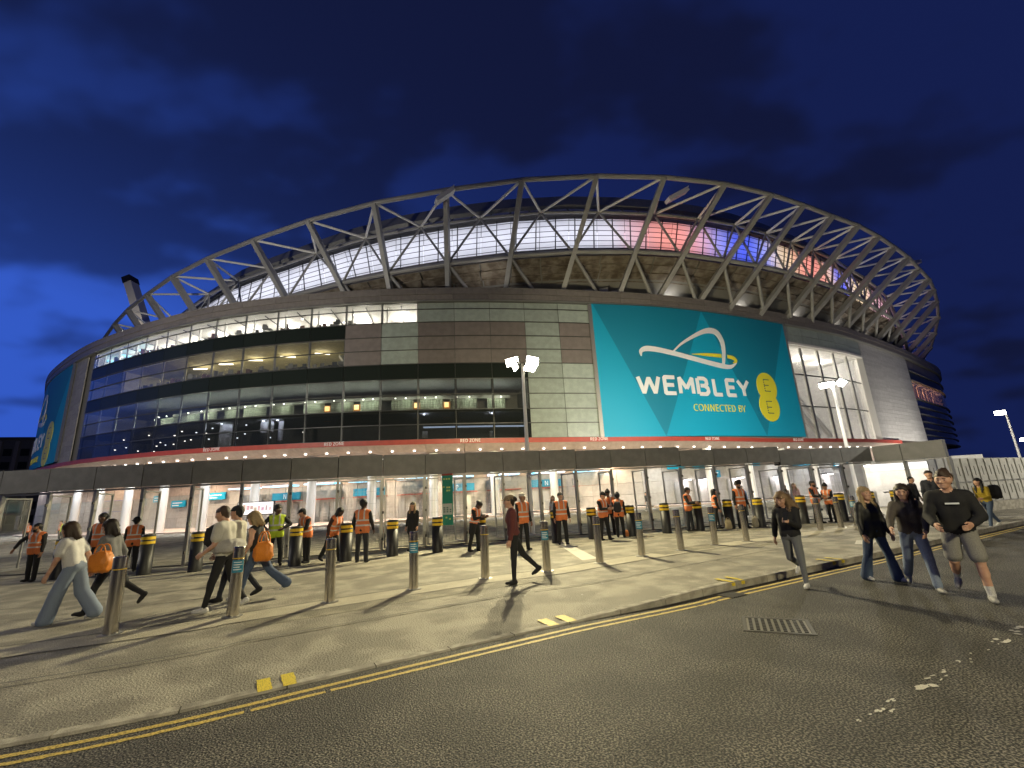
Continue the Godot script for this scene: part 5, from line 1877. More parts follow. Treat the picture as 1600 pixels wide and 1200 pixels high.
func joined(pieces: Array) -> ArrayMesh:
	var V := PackedVector3Array()
	var N := PackedVector3Array()
	var I := PackedInt32Array()
	for pc in pieces:
		var xf: Transform3D = pc[1]
		var base := V.size()
		V.append_array(xf * (pc[0][0] as PackedVector3Array))
		var bs := Transform3D(xf.basis.orthonormalized() if xf.basis.determinant() > 0 else xf.basis, Vector3.ZERO)
		N.append_array(bs * (pc[0][1] as PackedVector3Array))
		var idx: PackedInt32Array = (pc[0][2] as PackedInt32Array).duplicate()
		if xf.basis.determinant() < 0: idx.reverse()
		for i in idx.size(): idx[i] += base
		I.append_array(idx)
	if V.is_empty(): return null
	var a := []
	a.resize(Mesh.ARRAY_MAX)
	a[Mesh.ARRAY_VERTEX] = V
	a[Mesh.ARRAY_NORMAL] = N
	a[Mesh.ARRAY_INDEX] = I
	var m := ArrayMesh.new()
	m.add_surface_from_arrays(Mesh.PRIMITIVE_TRIANGLES, a)
	return m

var stock := {}
func head_piece(key: String) -> Array:
	if stock.has(key): return stock[key]
	var v := func(x: float, y: float, z: float) -> Vector3: return Vector3(x, y, z)
	var b := []
	var cuts := []
	var cell := 0.009
	var wild := 0.0
	match key:
		"head":
			cell = 0.0072
			b = [[v.call(0, 0.028, -0.022), v.call(0, 0.022, 0.012), 0.090, 0.078, 0, 0.02],
				[v.call(-0.03, -0.01, 0.03), v.call(0.03, -0.01, 0.03), 0.055, 0.055, 0, 0.03],
				[v.call(-0.022, -0.075, 0.045), v.call(0.022, -0.075, 0.045), 0.034, 0.034, 0, 0.03],
				[v.call(0, -0.03, 0.03), v.call(0, -0.088, 0.062), 0.055, 0.026, 0, 0.03],
				[v.call(-0.034, 0.028, 0.074), v.call(0.034, 0.028, 0.074), 0.012, 0.012, 0, 0.014],
				[v.call(0, 0.016, 0.088), v.call(0, -0.026, 0.106), 0.010, 0.014, 0, 0.010],
				[v.call(-0.014, -0.030, 0.090), v.call(0.014, -0.030, 0.090), 0.011, 0.011, 0, 0.008],
				[v.call(-0.018, -0.058, 0.082), v.call(0.018, -0.058, 0.082), 0.010, 0.010, 1, 0.010],
				[v.call(-0.045, -0.015, 0.062), v.call(0.045, -0.015, 0.062), 0.024, 0.024, 0, 0.02],
				[v.call(-0.080, 0.018, -0.012), v.call(-0.076, -0.028, -0.004), 0.017, 0.012, 0, 0.008],
				[v.call(0.080, 0.018, -0.012), v.call(0.076, -0.028, -0.004), 0.017, 0.012, 0, 0.008],
				[v.call(0, -0.045, -0.022), v.call(0, -0.17, -0.04), 0.056, 0.058, 0, 0.03]]
			cuts = [[v.call(-0.032, 0.005, 0.101), v.call(-0.032, 0.005, 0.101), 0.014, 0.014], [v.call(0.032, 0.005, 0.101), v.call(0.032, 0.005, 0.101), 0.014, 0.014]]
		"short", "quiff", "round", "receding":
			b = [[v.call(0, 0.036, -0.028), v.call(0, 0.034, 0.006), 0.099, 0.086, 0, 0.02], [v.call(0, -0.02, -0.05), v.call(0, -0.06, -0.055), 0.070, 0.050, 0, 0.02]]
			cuts = [[v.call(-0.05, -0.05, 0.105), v.call(0.05, -0.05, 0.105), 0.100, 0.100], [v.call(0, 0.01, 0.128), v.call(0, 0.03, 0.13), 0.058, 0.058]]
			wild = 0.010
			if key == "quiff":
				b.append([v.call(0, 0.098, 0.052), v.call(0.015, 0.122, -0.05), 0.040, 0.046, 0, 0.03])
				wild = 0.016
			if key == "round":
				b.append([v.call(0, 0.05, -0.03), v.call(0, 0.05, -0.01), 0.112, 0.104, 0, 0.02])
		"beard":
			b = [[v.call(-0.03, -0.075, 0.042), v.call(0.03, -0.075, 0.042), 0.042, 0.042, 0, 0.02], [v.call(0, -0.06, 0.05), v.call(0, -0.105, 0.062), 0.046, 0.032, 0, 0.02], [v.call(-0.066, 0.0, 0.0), v.call(-0.045, -0.06, 0.03), 0.020, 0.032, 0, 0.02], [v.call(0.066, 0.0, 0.0), v.call(0.045, -0.06, 0.03), 0.020, 0.032, 0, 0.02]]
			cuts = [[v.call(0, -0.01, 0.10), v.call(0, -0.01, 0.10), 0.047, 0.047]]
			wild = 0.006
		"long", "curly", "brown_long", "tied":
			b = [[v.call(0, 0.038, -0.026), v.call(0, 0.036, 0.006), 0.102, 0.090, 0, 0.02],
				[v.call(0, 0.0, -0.06), v.call(0, -0.24, -0.075), 0.082, 0.070, 0, 0.03],
				[v.call(-0.078, 0.02, -0.02), v.call(-0.100, -0.24, 0.015), 0.036, 0.040, 0, 0.03],
				[v.call(0.078, 0.02, -0.02), v.call(0.100, -0.24, 0.015), 0.036, 0.040, 0, 0.03],
				[v.call(-0.09, -0.20, 0.02), v.call(-0.085, -0.33, 0.06), 0.040, 0.022, 0, 0.03],
				[v.call(0.09, -0.20, 0.02), v.call(0.085, -0.33, 0.06), 0.040, 0.022, 0, 0.03]]
			cuts = [[v.call(0, -0.10, 0.115), v.call(0, -0.02, 0.115), 0.088, 0.088], [v.call(0, 0.01, 0.125), v.call(0, 0.03, 0.13), 0.060, 0.060], [v.call(0, -0.15, 0.02), v.call(0, -0.30, 0.03), 0.055, 0.07]]
			wild = 0.022
			if key == "curly":
				b.append([v.call(0.05, -0.02, -0.06), v.call(0.14, -0.20, -0.10), 0.080, 0.060, 0, 0.04])
				b.append([v.call(-0.06, -0.02, -0.04), v.call(-0.13, -0.20, -0.02), 0.060, 0.050, 0, 0.04])
				wild = 0.045
			if key == "tied":
				b = [b[0], [v.call(0, 0.06, -0.10), v.call(0, 0.04, -0.13), 0.052, 0.045, 0, 0.02], [v.call(0, -0.02, -0.05), v.call(0, -0.06, -0.055), 0.070, 0.052, 0, 0.02]]
				cuts = [cuts[0], cuts[1]]
				wild = 0.010
		"blown":
			# shoulder-length hair swept back by the walk
			b = [[v.call(0, 0.038, -0.026), v.call(0, 0.036, 0.006), 0.104, 0.092, 0, 0.02], [v.call(0, 0.0, -0.07), v.call(0.02, -0.14, -0.15), 0.080, 0.055, 0, 0.04], [v.call(-0.07, -0.02, -0.03), v.call(-0.06, -0.15, -0.10), 0.045, 0.04, 0, 0.03], [v.call(0.07, -0.02, -0.03), v.call(0.08, -0.16, -0.06), 0.045, 0.04, 0, 0.03]]
			cuts = [[v.call(-0.04, -0.06, 0.115), v.call(0.04, -0.06, 0.115), 0.100, 0.100], [v.call(0, 0.01, 0.125), v.call(0, 0.03, 0.13), 0.058, 0.058]]
			wild = 0.035
		"cap":
			b = [[v.call(0, 0.045, -0.026), v.call(0, 0.043, 0.006), 0.101, 0.092, 0, 0.02]]
			for k in 7:
				var x := -0.06 + 0.02 * k
				b.append([v.call(x, 0.050, 0.085), v.call(x * 0.85, 0.038, 0.172 - absf(x) * 0.5), 0.010, 0.007, 0, 0.012])
			cuts = [[v.call(0, -0.66, 0), v.call(0, -0.66, 0.0), 0.700, 0.700]]
		"beanie":
			b = [[v.call(0, 0.048, -0.026), v.call(0, 0.046, 0.004), 0.106, 0.098, 0, 0.02], [v.call(0, 0.12, -0.02), v.call(0, 0.14, -0.02), 0.06, 0.05, 0, 0.03]]
			cuts = [[v.call(0, -0.68, 0), v.call(0, -0.68, 0.0), 0.700, 0.700]]
			wild = 0.006
		"bucket":
			b = [[v.call(0, 0.055, -0.02), v.call(0, 0.06, 0.0), 0.100, 0.096, 0, 0.02]]
			for k in 18:
				var a := TAU * k / 18
				b.append([v.call(0.09 * cos(a), 0.045, 0.10 * sin(a) - 0.01), v.call(0.135 * cos(a), 0.022, 0.15 * sin(a) - 0.01), 0.014, 0.009, 0, 0.012])
			cuts = [[v.call(0, -0.68, 0), v.call(0, -0.68, 0.0), 0.695, 0.695]]
		"turban":
			b = [[v.call(0, 0.062, -0.03), v.call(0, 0.062, 0.0), 0.108, 0.100, 0, 0.02]]
			for k in 4: b.append([v.call(-0.07, 0.03 + k * 0.032, 0.035), v.call(0.07, 0.055 + k * 0.03, 0.03), 0.056, 0.056, 0, 0.008])
			cuts = [[v.call(0, -0.67, 0), v.call(0, -0.67, 0.0), 0.695, 0.695]]
			wild = 0.006
		"hand":
			# left hand, relaxed: wrist at the origin, fingers down, thumb forward, palm inward (-x)
			cell = 0.0055
			b = [[v.call(0, 0.02, 0), v.call(0, -0.02, 0), 0.026, 0.027, 0, 0.012]]
			for k in 4:
				var z := 0.030 - 0.020 * k
				var l: float = [0.072, 0.080, 0.074, 0.058][k]
				b.append([v.call(0, -0.02, z * 0.6), v.call(0.002, -0.088, z), 0.017, 0.0125, 0, 0.012])
				b.append([v.call(0.002, -0.088, z), v.call(-0.010, -0.088 - l * 0.52, z * 1.12), 0.0105, 0.0095, 0, 0.003])
				b.append([v.call(-0.010, -0.088 - l * 0.52, z * 1.12), v.call(-0.034, -0.088 - l * 0.95, z * 1.15), 0.0095, 0.0078, 0, 0.003])
			b.append([v.call(-0.006, -0.02, 0.022), v.call(-0.022, -0.062, 0.048), 0.016, 0.012, 0, 0.008])
			b.append([v.call(-0.022, -0.062, 0.048), v.call(-0.030, -0.100, 0.050), 0.0115, 0.009, 0, 0.003])
		"grip":
			cell = 0.0055
			b = [[v.call(0, 0.02, 0), v.call(0, -0.02, 0), 0.026, 0.027, 0, 0.012]]
			for k in 4:
				var z := 0.030 - 0.020 * k
				b.append([v.call(0, -0.02, z * 0.6), v.call(0.002, -0.086, z), 0.017, 0.013, 0, 0.012])
				b.append([v.call(0.002, -0.086, z), v.call(-0.036, -0.104, z * 1.1), 0.0105, 0.0098, 0, 0.003])
				b.append([v.call(-0.036, -0.104, z * 1.1), v.call(-0.056, -0.076, z * 1.1), 0.0098, 0.0085, 0, 0.003])
			b.append([v.call(-0.008, -0.02, 0.022), v.call(-0.032, -0.056, 0.042), 0.016, 0.012, 0, 0.008])
			b.append([v.call(-0.032, -0.056, 0.042), v.call(-0.050, -0.082, 0.024), 0.0115, 0.009, 0, 0.003])
	var net := nets(b, cell, cuts)
	if wild > 0.0: rumple(net, 38.0, wild)
	stock[key] = part_of(net, [0, 1])
	return stock[key]

func cloth(r: float, g: float, b: float, rough := 0.85) -> StandardMaterial3D:
	var key := "cloth %.3f %.3f %.3f %.2f" % [r, g, b, rough]
	if not M.has(key): M[key] = grain(mat(r, g, b, rough), M.weave, 0.35, M.fine_bump, 0.5, false)
	return M[key]

func person(s: Dictionary) -> Node3D:
	var g := func(key: String, other: Variant) -> Variant: return s[key] if s.has(key) else other
	var fem: bool = g.call("fem", false)
	var k: float = s.h / 1.76
	var root := thing("person", s.n, "person", Vector3(s.at.x, g.call("y", 0.121), s.at.y), deg_to_rad(s.face), g.call("group", ""))
	root.scale = Vector3.ONE * k
	var leg: Array = g.call("leg", [3.0, 2.0, -3.0, 2.0])
	var spread: float = g.call("spread", 4.0)
	var arm: Array = g.call("arm", [5.0, 9.0, 14.0, 0.0, 5.0, 9.0, 14.0, 0.0])
	var cut: String = g.call("cut", "straight")
	var bulk: float = g.call("bulk", 0.008)
	var sleeve: int = g.call("sleeve", 2)
	var vest: bool = s.has("vest")
	# legs from the hip down, then everything raised so that the lower foot stands
	var hipw := 0.088
	var pts := []
	var low := INF
	for e in 2:
		var sx := 1.0 if e == 0 else -1.0
		var t := deg_to_rad(leg[e * 2])
		var kn := deg_to_rad(leg[e * 2 + 1])
		var sp := deg_to_rad(spread) * sx
		var hip := Vector3(sx * hipw, 0, 0)
		var knee := hip + Vector3(sin(sp) * cos(t), -cos(t) * cos(sp), sin(t)) * 0.435
		var an := knee + Vector3(sin(sp) * 0.4, -cos(t - kn), sin(t - kn)).normalized() * 0.425
		var tip := maxf(0.0, -(t - kn) - 0.21)
		var up := maxf(0.0, (t - kn) - 0.25) * 0.8
		var fd := Vector3(sx * 0.17, -sin(tip - up), cos(tip - up)).normalized()
		var heel := an - Vector3(0, 0.042, 0) * cos(tip) - fd * 0.035
		var toe := heel + fd * 0.195
		low = minf(low, minf(heel.y - 0.043, toe.y - 0.033))
		pts.append([hip, knee, an, heel, toe])
	var lift := Vector3(0, -low, 0)
	for e in 2:
		for q in 5: pts[e][q] += lift
	var hipc := lift
	var TB := Basis(Vector3.RIGHT, deg_to_rad(g.call("lean", 2.0))) * Basis(Vector3.BACK, deg_to_rad(g.call("side", 0.0)))
	var B := []
	var T := func(x: float, y: float, z: float) -> Vector3: return hipc + TB * Vector3(x, y, z)
	var tl := 5 if vest else 1
	var tb := bulk + (0.016 if vest else 0.0)
	var wst := 0.088 if fem else 0.098
	for sx in [-1.0, 1.0]:
		B.append([T.call(sx * 0.062, 0.06, 0), T.call(sx * 0.060, 0.26, 0.0), wst + 0.014 + tb, wst + tb, tl, 0.04])
		B.append([T.call(sx * 0.060, 0.26, 0.0), T.call(sx * (0.072 if fem else 0.085), 0.40, -0.004), wst + tb, (0.095 if fem else 0.104) + tb, tl, 0.04])
		if fem: B.append([T.call(sx * 0.065, 0.345, 0.05), T.call(sx * 0.06, 0.34, 0.06), 0.068 + tb * 0.6, 0.066 + tb * 0.6, tl, 0.04])
	B.append([T.call(-0.06, 0.475, -0.02), T.call(0.06, 0.475, -0.02), 0.075 + tb * 0.7, 0.075 + tb * 0.7, tl, 0.05])
	B.append([T.call(0, 0.47, -0.015), T.call(0, 0.585, 0.005), 0.060, 0.056, 0, 0.03])
	# pelvis
	B.append([T.call(-0.05, 0.02, -0.012), T.call(0.05, 0.02, -0.012), 0.118 if fem else 0.110, 0.118 if fem else 0.110, 2, 0.04])
	var coat: float = g.call("coat", 0.0)
	if coat > 0.0:
		for sx in [-1.0, 1.0]:
			var kn2: Vector3 = pts[0 if sx > 0 else 1][1]
			var hp: Vector3 = pts[0 if sx > 0 else 1][0]
			B.append([T.call(sx * 0.062, 0.08, 0), hp.lerp(kn2, coat) + Vector3(sx * 0.01, 0, 0), wst + 0.022 + bulk, 0.105 + bulk, 5 if (vest and coat < 0.3) else 1, 0.04])
	# arms
	var shw := 0.165 if fem else 0.188
	var hands := []
	for e in 2:
		var sx := 1.0 if e == 0 else -1.0
		var f := deg_to_rad(arm[e * 4])
		var o := deg_to_rad(arm[e * 4 + 1])
		var el := deg_to_rad(arm[e * 4 + 2])
		var inn := deg_to_rad(arm[e * 4 + 3])
		var sh: Vector3 = T.call(sx * shw, 0.468, -0.012)
		var d1 := TB * Vector3(sx * sin(o), -cos(o) * cos(f), cos(o) * sin(f))
		var d2 := TB * Vector3(sx * (sin(o) * 0.5 * cos(el) - sin(inn)), -cos(f + el) * cos(inn), sin(f + el) * cos(inn)).normalized()
		var elb := sh + d1 * 0.29
		var wr := elb + d2 * 0.255
		var ab := bulk if sleeve > 0 else 0.0
		B.append([T.call(sx * shw * 0.45, 0.485, -0.015), sh.lerp(T.call(sx * shw * 0.45, 0.485, -0.015), 0.18), 0.062 + tb * 0.7, 0.062 + tb * 0.6, tl, 0.04])
		var arm_l := 8 if (vest and e == 1) else 1
		B.append([sh.lerp(T.call(sx * shw * 0.45, 0.485, -0.015), 0.12), sh + d1 * 0.05, 0.061 + ab, 0.058 + ab, arm_l if sleeve > 0 else 0, 0.03])
		var mid := sh + d1 * 0.17
		B.append([sh, mid, 0.054 + ab, 0.049 + ab * (1.6 if sleeve == 1 else 1.0), arm_l if sleeve > 0 else 0, 0.02])
		B.append([mid, elb, 0.048 + (ab if sleeve == 2 else 0.0), 0.042 + (ab if sleeve == 2 else 0.0), arm_l if sleeve == 2 else 0, 0.015])
		B.append([elb, wr.lerp(elb, 0.08), 0.042 + (ab if sleeve == 2 else 0.0), 0.031 + (ab * 0.8 if sleeve == 2 else 0.0), arm_l if sleeve == 2 else 0, 0.015])
		B.append([wr.lerp(elb, 0.10), wr, 0.028, 0.026, 0, 0.01])
		var zr := (TB.z * clampf(-d2.y + 0.15, 0.05, 1.0) + Vector3.UP * clampf(Vector2(d2.x, d2.z).length() * 0.9, 0.0, 1.0))
		var zz := (zr - d2 * zr.dot(d2)).normalized()
		var xx := (-d2).cross(zz)
		hands.append([wr, Basis(xx, -d2, zz), sx])
	# legs
	var lb := {"slim": [0.004, 0.004, 0.006], "straight": [0.008, 0.014, 0.026], "wide": [0.012, 0.050, 0.078], "flare": [0.006, 0.014, 0.062], "shorts": [0.012, 0.022, 0.0]}
	var w: Array = lb[cut]
	for e in 2:
		var p: Array = pts[e]
		if cut == "shorts":
			var hem: Vector3 = (p[0] as Vector3).lerp(p[1], 0.80)
			B.append([p[0], hem, 0.090 + w[0], 0.080 + w[1], 2, 0.012])
			B.append([hem, p[1], 0.060, 0.055, 0, 0.01])
			B.append([p[1], (p[1] as Vector3).lerp(p[2], 0.35), 0.053, 0.058, 0, 0.012])
			B.append([(p[1] as Vector3).lerp(p[2], 0.35), p[2], 0.056, 0.036, 0, 0.012])
			B.append([(p[1] as Vector3).lerp(p[2], 0.74), p[2], 0.046, 0.042, 7, 0.008])
		else:
			B.append([p[0], p[1], 0.090 + w[0], 0.060 + w[1], 2, 0.014])
			var hem: Vector3 = (p[1] as Vector3).lerp(p[2], 1.02 if cut in ["wide", "flare"] else 0.93)
			B.append([p[1], hem, 0.058 + w[1], 0.038 + w[2], 2, 0.012])
			B.append([(p[1] as Vector3).lerp(p[2], 0.8), p[2], 0.034, 0.036, 7, 0.01])
		B.append([p[2], (p[3] as Vector3) + Vector3(0, 0.012, 0), 0.042, 0.042, 3 + e, 0.012])
		B.append([p[3], (p[3] as Vector3).lerp(p[4], 0.55), 0.040, 0.043, 3 + e, 0.012])
		B.append([(p[3] as Vector3).lerp(p[4], 0.5), p[4], 0.042, 0.030, 3 + e, 0.012])
	var cell: float = g.call("cell", 0.02)
	var net := nets(B, cell)
	rumple(net, 9.0, 0.010, Vector3(s.at.x * 7.0, 0, s.at.y * 5.0))
	# reflective bands of the vest: by height and across the shoulders, in the torso's own axes
	if vest:
		var keep := PackedInt32Array()
		var band := PackedInt32Array()
		var src: PackedInt32Array = net.q.get(5, PackedInt32Array())
		var inv := TB.inverse()
		for i in range(0, src.size(), 3):
			var c: Vector3 = inv * ((net.v[src[i]] + net.v[src[i + 1]] + net.v[src[i + 2]]) / 3.0 - hipc)
			var on: bool = (c.y > 0.085 and c.y < 0.125) or (c.y > 0.225 and c.y < 0.268) or (c.y >= 0.268 and absf(absf(c.x) - 0.088) < 0.020)
			for q in 3:
				if on: band.append(src[i + q])
				else: keep.append(src[i + q])
		net.q[5] = keep
		net.q[6] = band
	var skin: StandardMaterial3D = [M.skin0, M.skin1, M.skin2][g.call("skin", 0)]
	var HB := Basis(Vector3.RIGHT, deg_to_rad(g.call("lean", 2.0)) * 0.45) * Basis(Vector3.UP, deg_to_rad(g.call("head", [0, 0])[0])) * Basis(Vector3.RIGHT, deg_to_rad(g.call("head", [0, 0])[1]))
	var neck: Vector3 = T.call(0, 0.575, 0.0)
	var hx := Transform3D(HB.scaled(Vector3.ONE * 1.05), neck + HB * Vector3(0, 0.128, 0.022))
	var I := Transform3D()
	var flesh := [[part_of(net, [0]), I], [head_piece("head"), hx]]
	for e in 2:
		var hd: Array = hands[e]
		var bs: Basis = hd[1]
		if e == 1: bs = bs * Basis.from_scale(Vector3(-1, 1, 1))
		flesh.append([head_piece("grip" if g.call("grip", [false, false])[e] else "hand"), Transform3D(bs, hd[0])])
	put_mesh("body", joined(flesh), skin, root)
	for q in [[1, "sleeve" if vest and coat < 0.3 else g.call("top_name", "jacket"), s.top], [8, "sleeve", s.top], [2, g.call("low_name", "trousers"), s.low], [3, "shoe", s.shoe], [4, "shoe", s.shoe], [5, "vest", g.call("vest", null)], [6, "reflective_band", M.reflect], [7, "sock", g.call("sock", s.shoe)]]:
		if net.q.has(q[0]) and net.q[q[0]].size():
			put_mesh(q[1], joined([[part_of(net, [q[0]]), I]]), q[2], root)
	if g.call("hair", ""): put_mesh("hair", joined([[head_piece(s.hair), I]]), s.hair_mat, root, hx)
	if g.call("beard", false): put_mesh("beard", joined([[head_piece("beard"), I]]), M.hair_black, root, hx)
	if g.call("hat", ""): put_mesh("hat" if s.hat in ["bucket", "turban"] else s.hat, joined([[head_piece(s.hat), I]]), g.call("hat_mat", M.black_cloth), root, hx)
	if cell < 0.019:
		for sx in [-1.0, 1.0]:
			var st := new_st(true)
			lathe(st, [Vector2(0.0, -0.012), Vector2(0.010, -0.008), Vector2(0.014, 0.0), Vector2(0.010, 0.008), Vector2(0.0, 0.012)], 10)
			obj("eye", st, M.eye, root, hx * Transform3D(Basis(), Vector3(sx * 0.032, 0.006, 0.080)))
			st = new_st()
			tube(st, [Vector3(sx * 0.016, 0.026, 0.094), Vector3(sx * 0.034, 0.031, 0.091), Vector3(sx * 0.050, 0.026, 0.078)], [0.0045, 0.006, 0.004], 6)
			obj("eyebrow", st, s.get("hair_mat", M.hair_black), root, hx)
	root.set_meta("hands", [hands[0][0], hands[1][0]])
	return root

# a soft pouch with a strap, for bags and rucksacks
func pouch(called: String, label: String, at: Vector3, size: Vector3, turn: float, m: Material, strap: float, parent: Node3D = null, category := "bag") -> Node3D:
	var o: Node3D
	if parent:
		o = Node3D.new()
		o.name = called
		parent.add_child(o, true)
		o.position = at
		o.rotation.y = turn
	else:
		o = thing(called, label, category, at, turn)
	var st := new_st(true)
	var n := 22
	var rows := []
	for j in n + 1:
		var v := PI * (float(j) / n - 0.5)
		var row := []
		for i in n * 2:
			var u := TAU * i / (n * 2)
			var e := func(x: float) -> float: return signf(x) * pow(absf(x), 0.62)
			var p := Vector3(e.call(cos(v)) * e.call(cos(u)), e.call(sin(v)), e.call(cos(v)) * e.call(sin(u)))
			var sag := 1.0 + 0.16 * (0.5 - 0.5 * p.y)
			p = Vector3(p.x * size.x * sag, p.y * size.y, p.z * size.z * sag) / 2
			var w := wob.get_noise_3d(p.x * 9.0 + at.x * 3.0, p.y * 9.0, p.z * 9.0)
			row.append(p * (1.0 + 0.16 * w))
		rows.append(row)
	for j in n:
		for i in n * 2:
			var i2 := (i + 1) % (n * 2)
			quad(st, rows[j][i2], rows[j][i], rows[j + 1][i], rows[j + 1][i2])
	obj("pouch", st, m, o)
	if strap > 0.0:
		for z in [-0.3, 0.3]:
			st = new_st()
			var arc := []
			for k in 13:
				var a := PI * k / 12
				arc.append(Vector3(cos(a) * size.x * 0.28, size.y * 0.42 + sin(a) * strap, z * size.z))
			tube(st, arc, [0.012], 6)
			obj("strap", st, m, o)
	return o

func people() -> void:
	M.weave = noise_tex(0.10, grey(0.74), grey(1.0), 256, FastNoiseLite.TYPE_SIMPLEX_SMOOTH, 4, 0.25, 0.75, 71)
	var skin_t := noise_tex(0.02, Color(0.93, 0.88, 0.86), Color(1, 1, 1), 256, FastNoiseLite.TYPE_SIMPLEX_SMOOTH, 4, 0.3, 0.7, 72)
	M.skin0 = grain(mat(0.56, 0.34, 0.235, 0.55), skin_t, 0.5, null, 0.0, false)
	M.skin1 = grain(mat(0.33, 0.18, 0.11, 0.5), skin_t, 0.5, null, 0.0, false)
	M.skin2 = grain(mat(0.10, 0.052, 0.032, 0.45), skin_t, 0.5, null, 0.0, false)
	var strand := noise_tex(0.12, grey(0.5), grey(1.0), 256, FastNoiseLite.TYPE_SIMPLEX_SMOOTH, 3, 0.25, 0.75, 73)
	var hairm := func(r: float, g: float, b: float) -> StandardMaterial3D:
		var m := grain(mat(r, g, b, 0.5), strand, 0.12, M.fine_bump, 1.0, false)
		m.uv1_scale = Vector3(14, 2.5, 14)
		return m
	M.hair_black = hairm.call(0.012, 0.010, 0.009)
	M.hair_brown = hairm.call(0.085, 0.048, 0.026)
	M.hair_dark = hairm.call(0.035, 0.022, 0.015)
	M.hair_blond = hairm.call(0.56, 0.40, 0.20)
	M.hair_honey = hairm.call(0.30, 0.18, 0.085)
	M.hair_grey = hairm.call(0.30, 0.28, 0.25)
	M.eye = mat(0.02, 0.016, 0.014, 0.4)
	M.reflect = mat(0.56, 0.56, 0.54, 0.35)
	var orange := cloth(0.95, 0.26, 0.075, 0.7)
	var yellow := cloth(0.62, 0.80, 0.04, 0.7)
	var black := cloth(0.016, 0.016, 0.017)
	M.black_cloth = black
	var navy := cloth(0.022, 0.025, 0.035)
	var charcoal := cloth(0.035, 0.035, 0.037)
	var denim := cloth(0.075, 0.115, 0.20)
	var denim_pale := cloth(0.25, 0.31, 0.42)
	var cream := cloth(0.66, 0.63, 0.54)
	var white := cloth(0.74, 0.73, 0.70, 0.6)
	var grey_c := cloth(0.20, 0.20, 0.20)
	var maroon := cloth(0.15, 0.035, 0.03)
	var bag_orange := cloth(0.85, 0.27, 0.02, 0.5)

	# walkers in the foreground, left
	person({n = "woman in a white t-shirt and wide pale jeans striding left at the far left", at = Vector2(-7.80, -8.28), h = 1.68, face = -84, lean = 17, leg = [18, 4, -14, 22], arm = [24, 10, 16, 4, -18, 10, 22, 0], top = white, top_name = "t_shirt", sleeve = 1, bulk = 0.022, low = denim_pale, low_name = "jeans", cut = "wide", shoe = white, hair = "blown", hair_mat = M.hair_brown, fem = true, cell = 0.016})
	person({n = "person in dark clothes with wind-blown hair walking just behind the woman in wide jeans", at = Vector2(-7.62, -8.85), h = 1.70, face = -86, lean = 15, leg = [24, 8, -26, 34], arm = [30, 12, 40, 10, -10, 12, 30, 0], top = grey_c, low = black, cut = "slim", shoe = black, hair = "blown", hair_mat = M.hair_dark, fem = true, cell = 0.016})
	pouch("carrier_bag", "bulging orange carrier bag behind the woman in wide jeans", Vector3(-7.30, 1.07, -8.22), Vector3(0.29, 0.36, 0.24), 0.2, bag_orange, 0.14)
	var p3 := person({n = "man in a cream t-shirt and black trousers with a rucksack on his chest, walking left", at = Vector2(-5.31, -8.50), h = 1.80, face = -88, lean = 7, leg = [15, 4, -12, 24], arm = [12, 8, 52, 12, 14, 8, 40, 0], top = cream, top_name = "t_shirt", sleeve = 1, bulk = 0.024, low = black, cut = "slim", shoe = white, hair = "short", hair_mat = M.hair_brown, cell = 0.015, head = [4, 12]})
	pouch("rucksack", "", Vector3(0.0, 1.24, 0.24), Vector3(0.30, 0.38, 0.17), 0.0, black, 0.0, p3)
	pouch("tied_jumper", "", Vector3(0.0, 1.06, -0.05), Vector3(0.46, 0.24, 0.40), 0.0, cloth(0.50, 0.48, 0.44), 0.0, p3)
	person({n = "blonde woman in a dark strappy top and blue jeans carrying an orange bag, walking left", at = Vector2(-5.28, -9.50), h = 1.70, face = -88, lean = 10, leg = [22, 4, -30, 24], arm = [8, 12, 30, 0, -16, 10, 20, 0], top = black, top_name = "strappy_top", sleeve = 0, low = denim, low_name = "jeans", cut = "flare", shoe = white, hair = "blown", hair_mat = M.hair_blond, fem = true, cell = 0.016, head = [0, 10]})
	pouch("tote_bag", "orange tote bag on the blonde woman's arm, left of the yellow-vested steward", Vector3(-5.02, 1.02, -9.22), Vector3(0.31, 0.36, 0.22), 0.1, bag_orange, 0.22)
	person({n = "person in a black cap half hidden between the cream t-shirt man and the blonde woman", at = Vector2(-5.66, -9.45), h = 1.80, face = -85, lean = 6, leg = [16, 4, -16, 24], top = cream, top_name = "hoodie", low = navy, cut = "slim", shoe = black, hair = "short", hair_mat = M.hair_black, hat = "cap", cell = 0.02})
	# the walker in the middle
	person({n = "walker in a maroon jacket and black trousers crossing left in the centre foreground", at = Vector2(-0.13, -9.66), h = 1.70, face = -84, lean = 4, leg = [4, 2, -26, 22], arm = [6, 8, 14, 0, -6, 8, 10, 0], top = maroon, bulk = 0.02, low = black, cut = "slim", shoe = black, hair = "tied", hair_mat = M.hair_dark, hat = "cap", hat_mat = cloth(0.30, 0.22, 0.13), fem = true, cell = 0.015})
	# walkers on the road, right
	var p6 := person({n = "woman with loose curly hair in a black jacket and grey leggings looking at her phone", at = Vector2(4.87, -8.57), y = 0.0, h = 1.62, face = -50, lean = 3, leg = [3, 3, -14, 52], arm = [20, 8, 95, 16, -20, 24, 18, 0], top = black, bulk = 0.020, low = cloth(0.20, 0.21, 0.22), low_name = "leggings", cut = "slim", shoe = white, hair = "curly", hair_mat = M.hair_honey, fem = true, cell = 0.015, head = [-8, 18], grip = [true, false]})
	var ph: Vector3 = p6.transform * (p6.get_meta("hands")[0] as Vector3)
	var phone := thing("phone", "dark phone held up by the curly-haired woman on the road", "phone", ph + Vector3(-0.09, 0.10, 0.10), deg_to_rad(-50))
	var st := new_st()
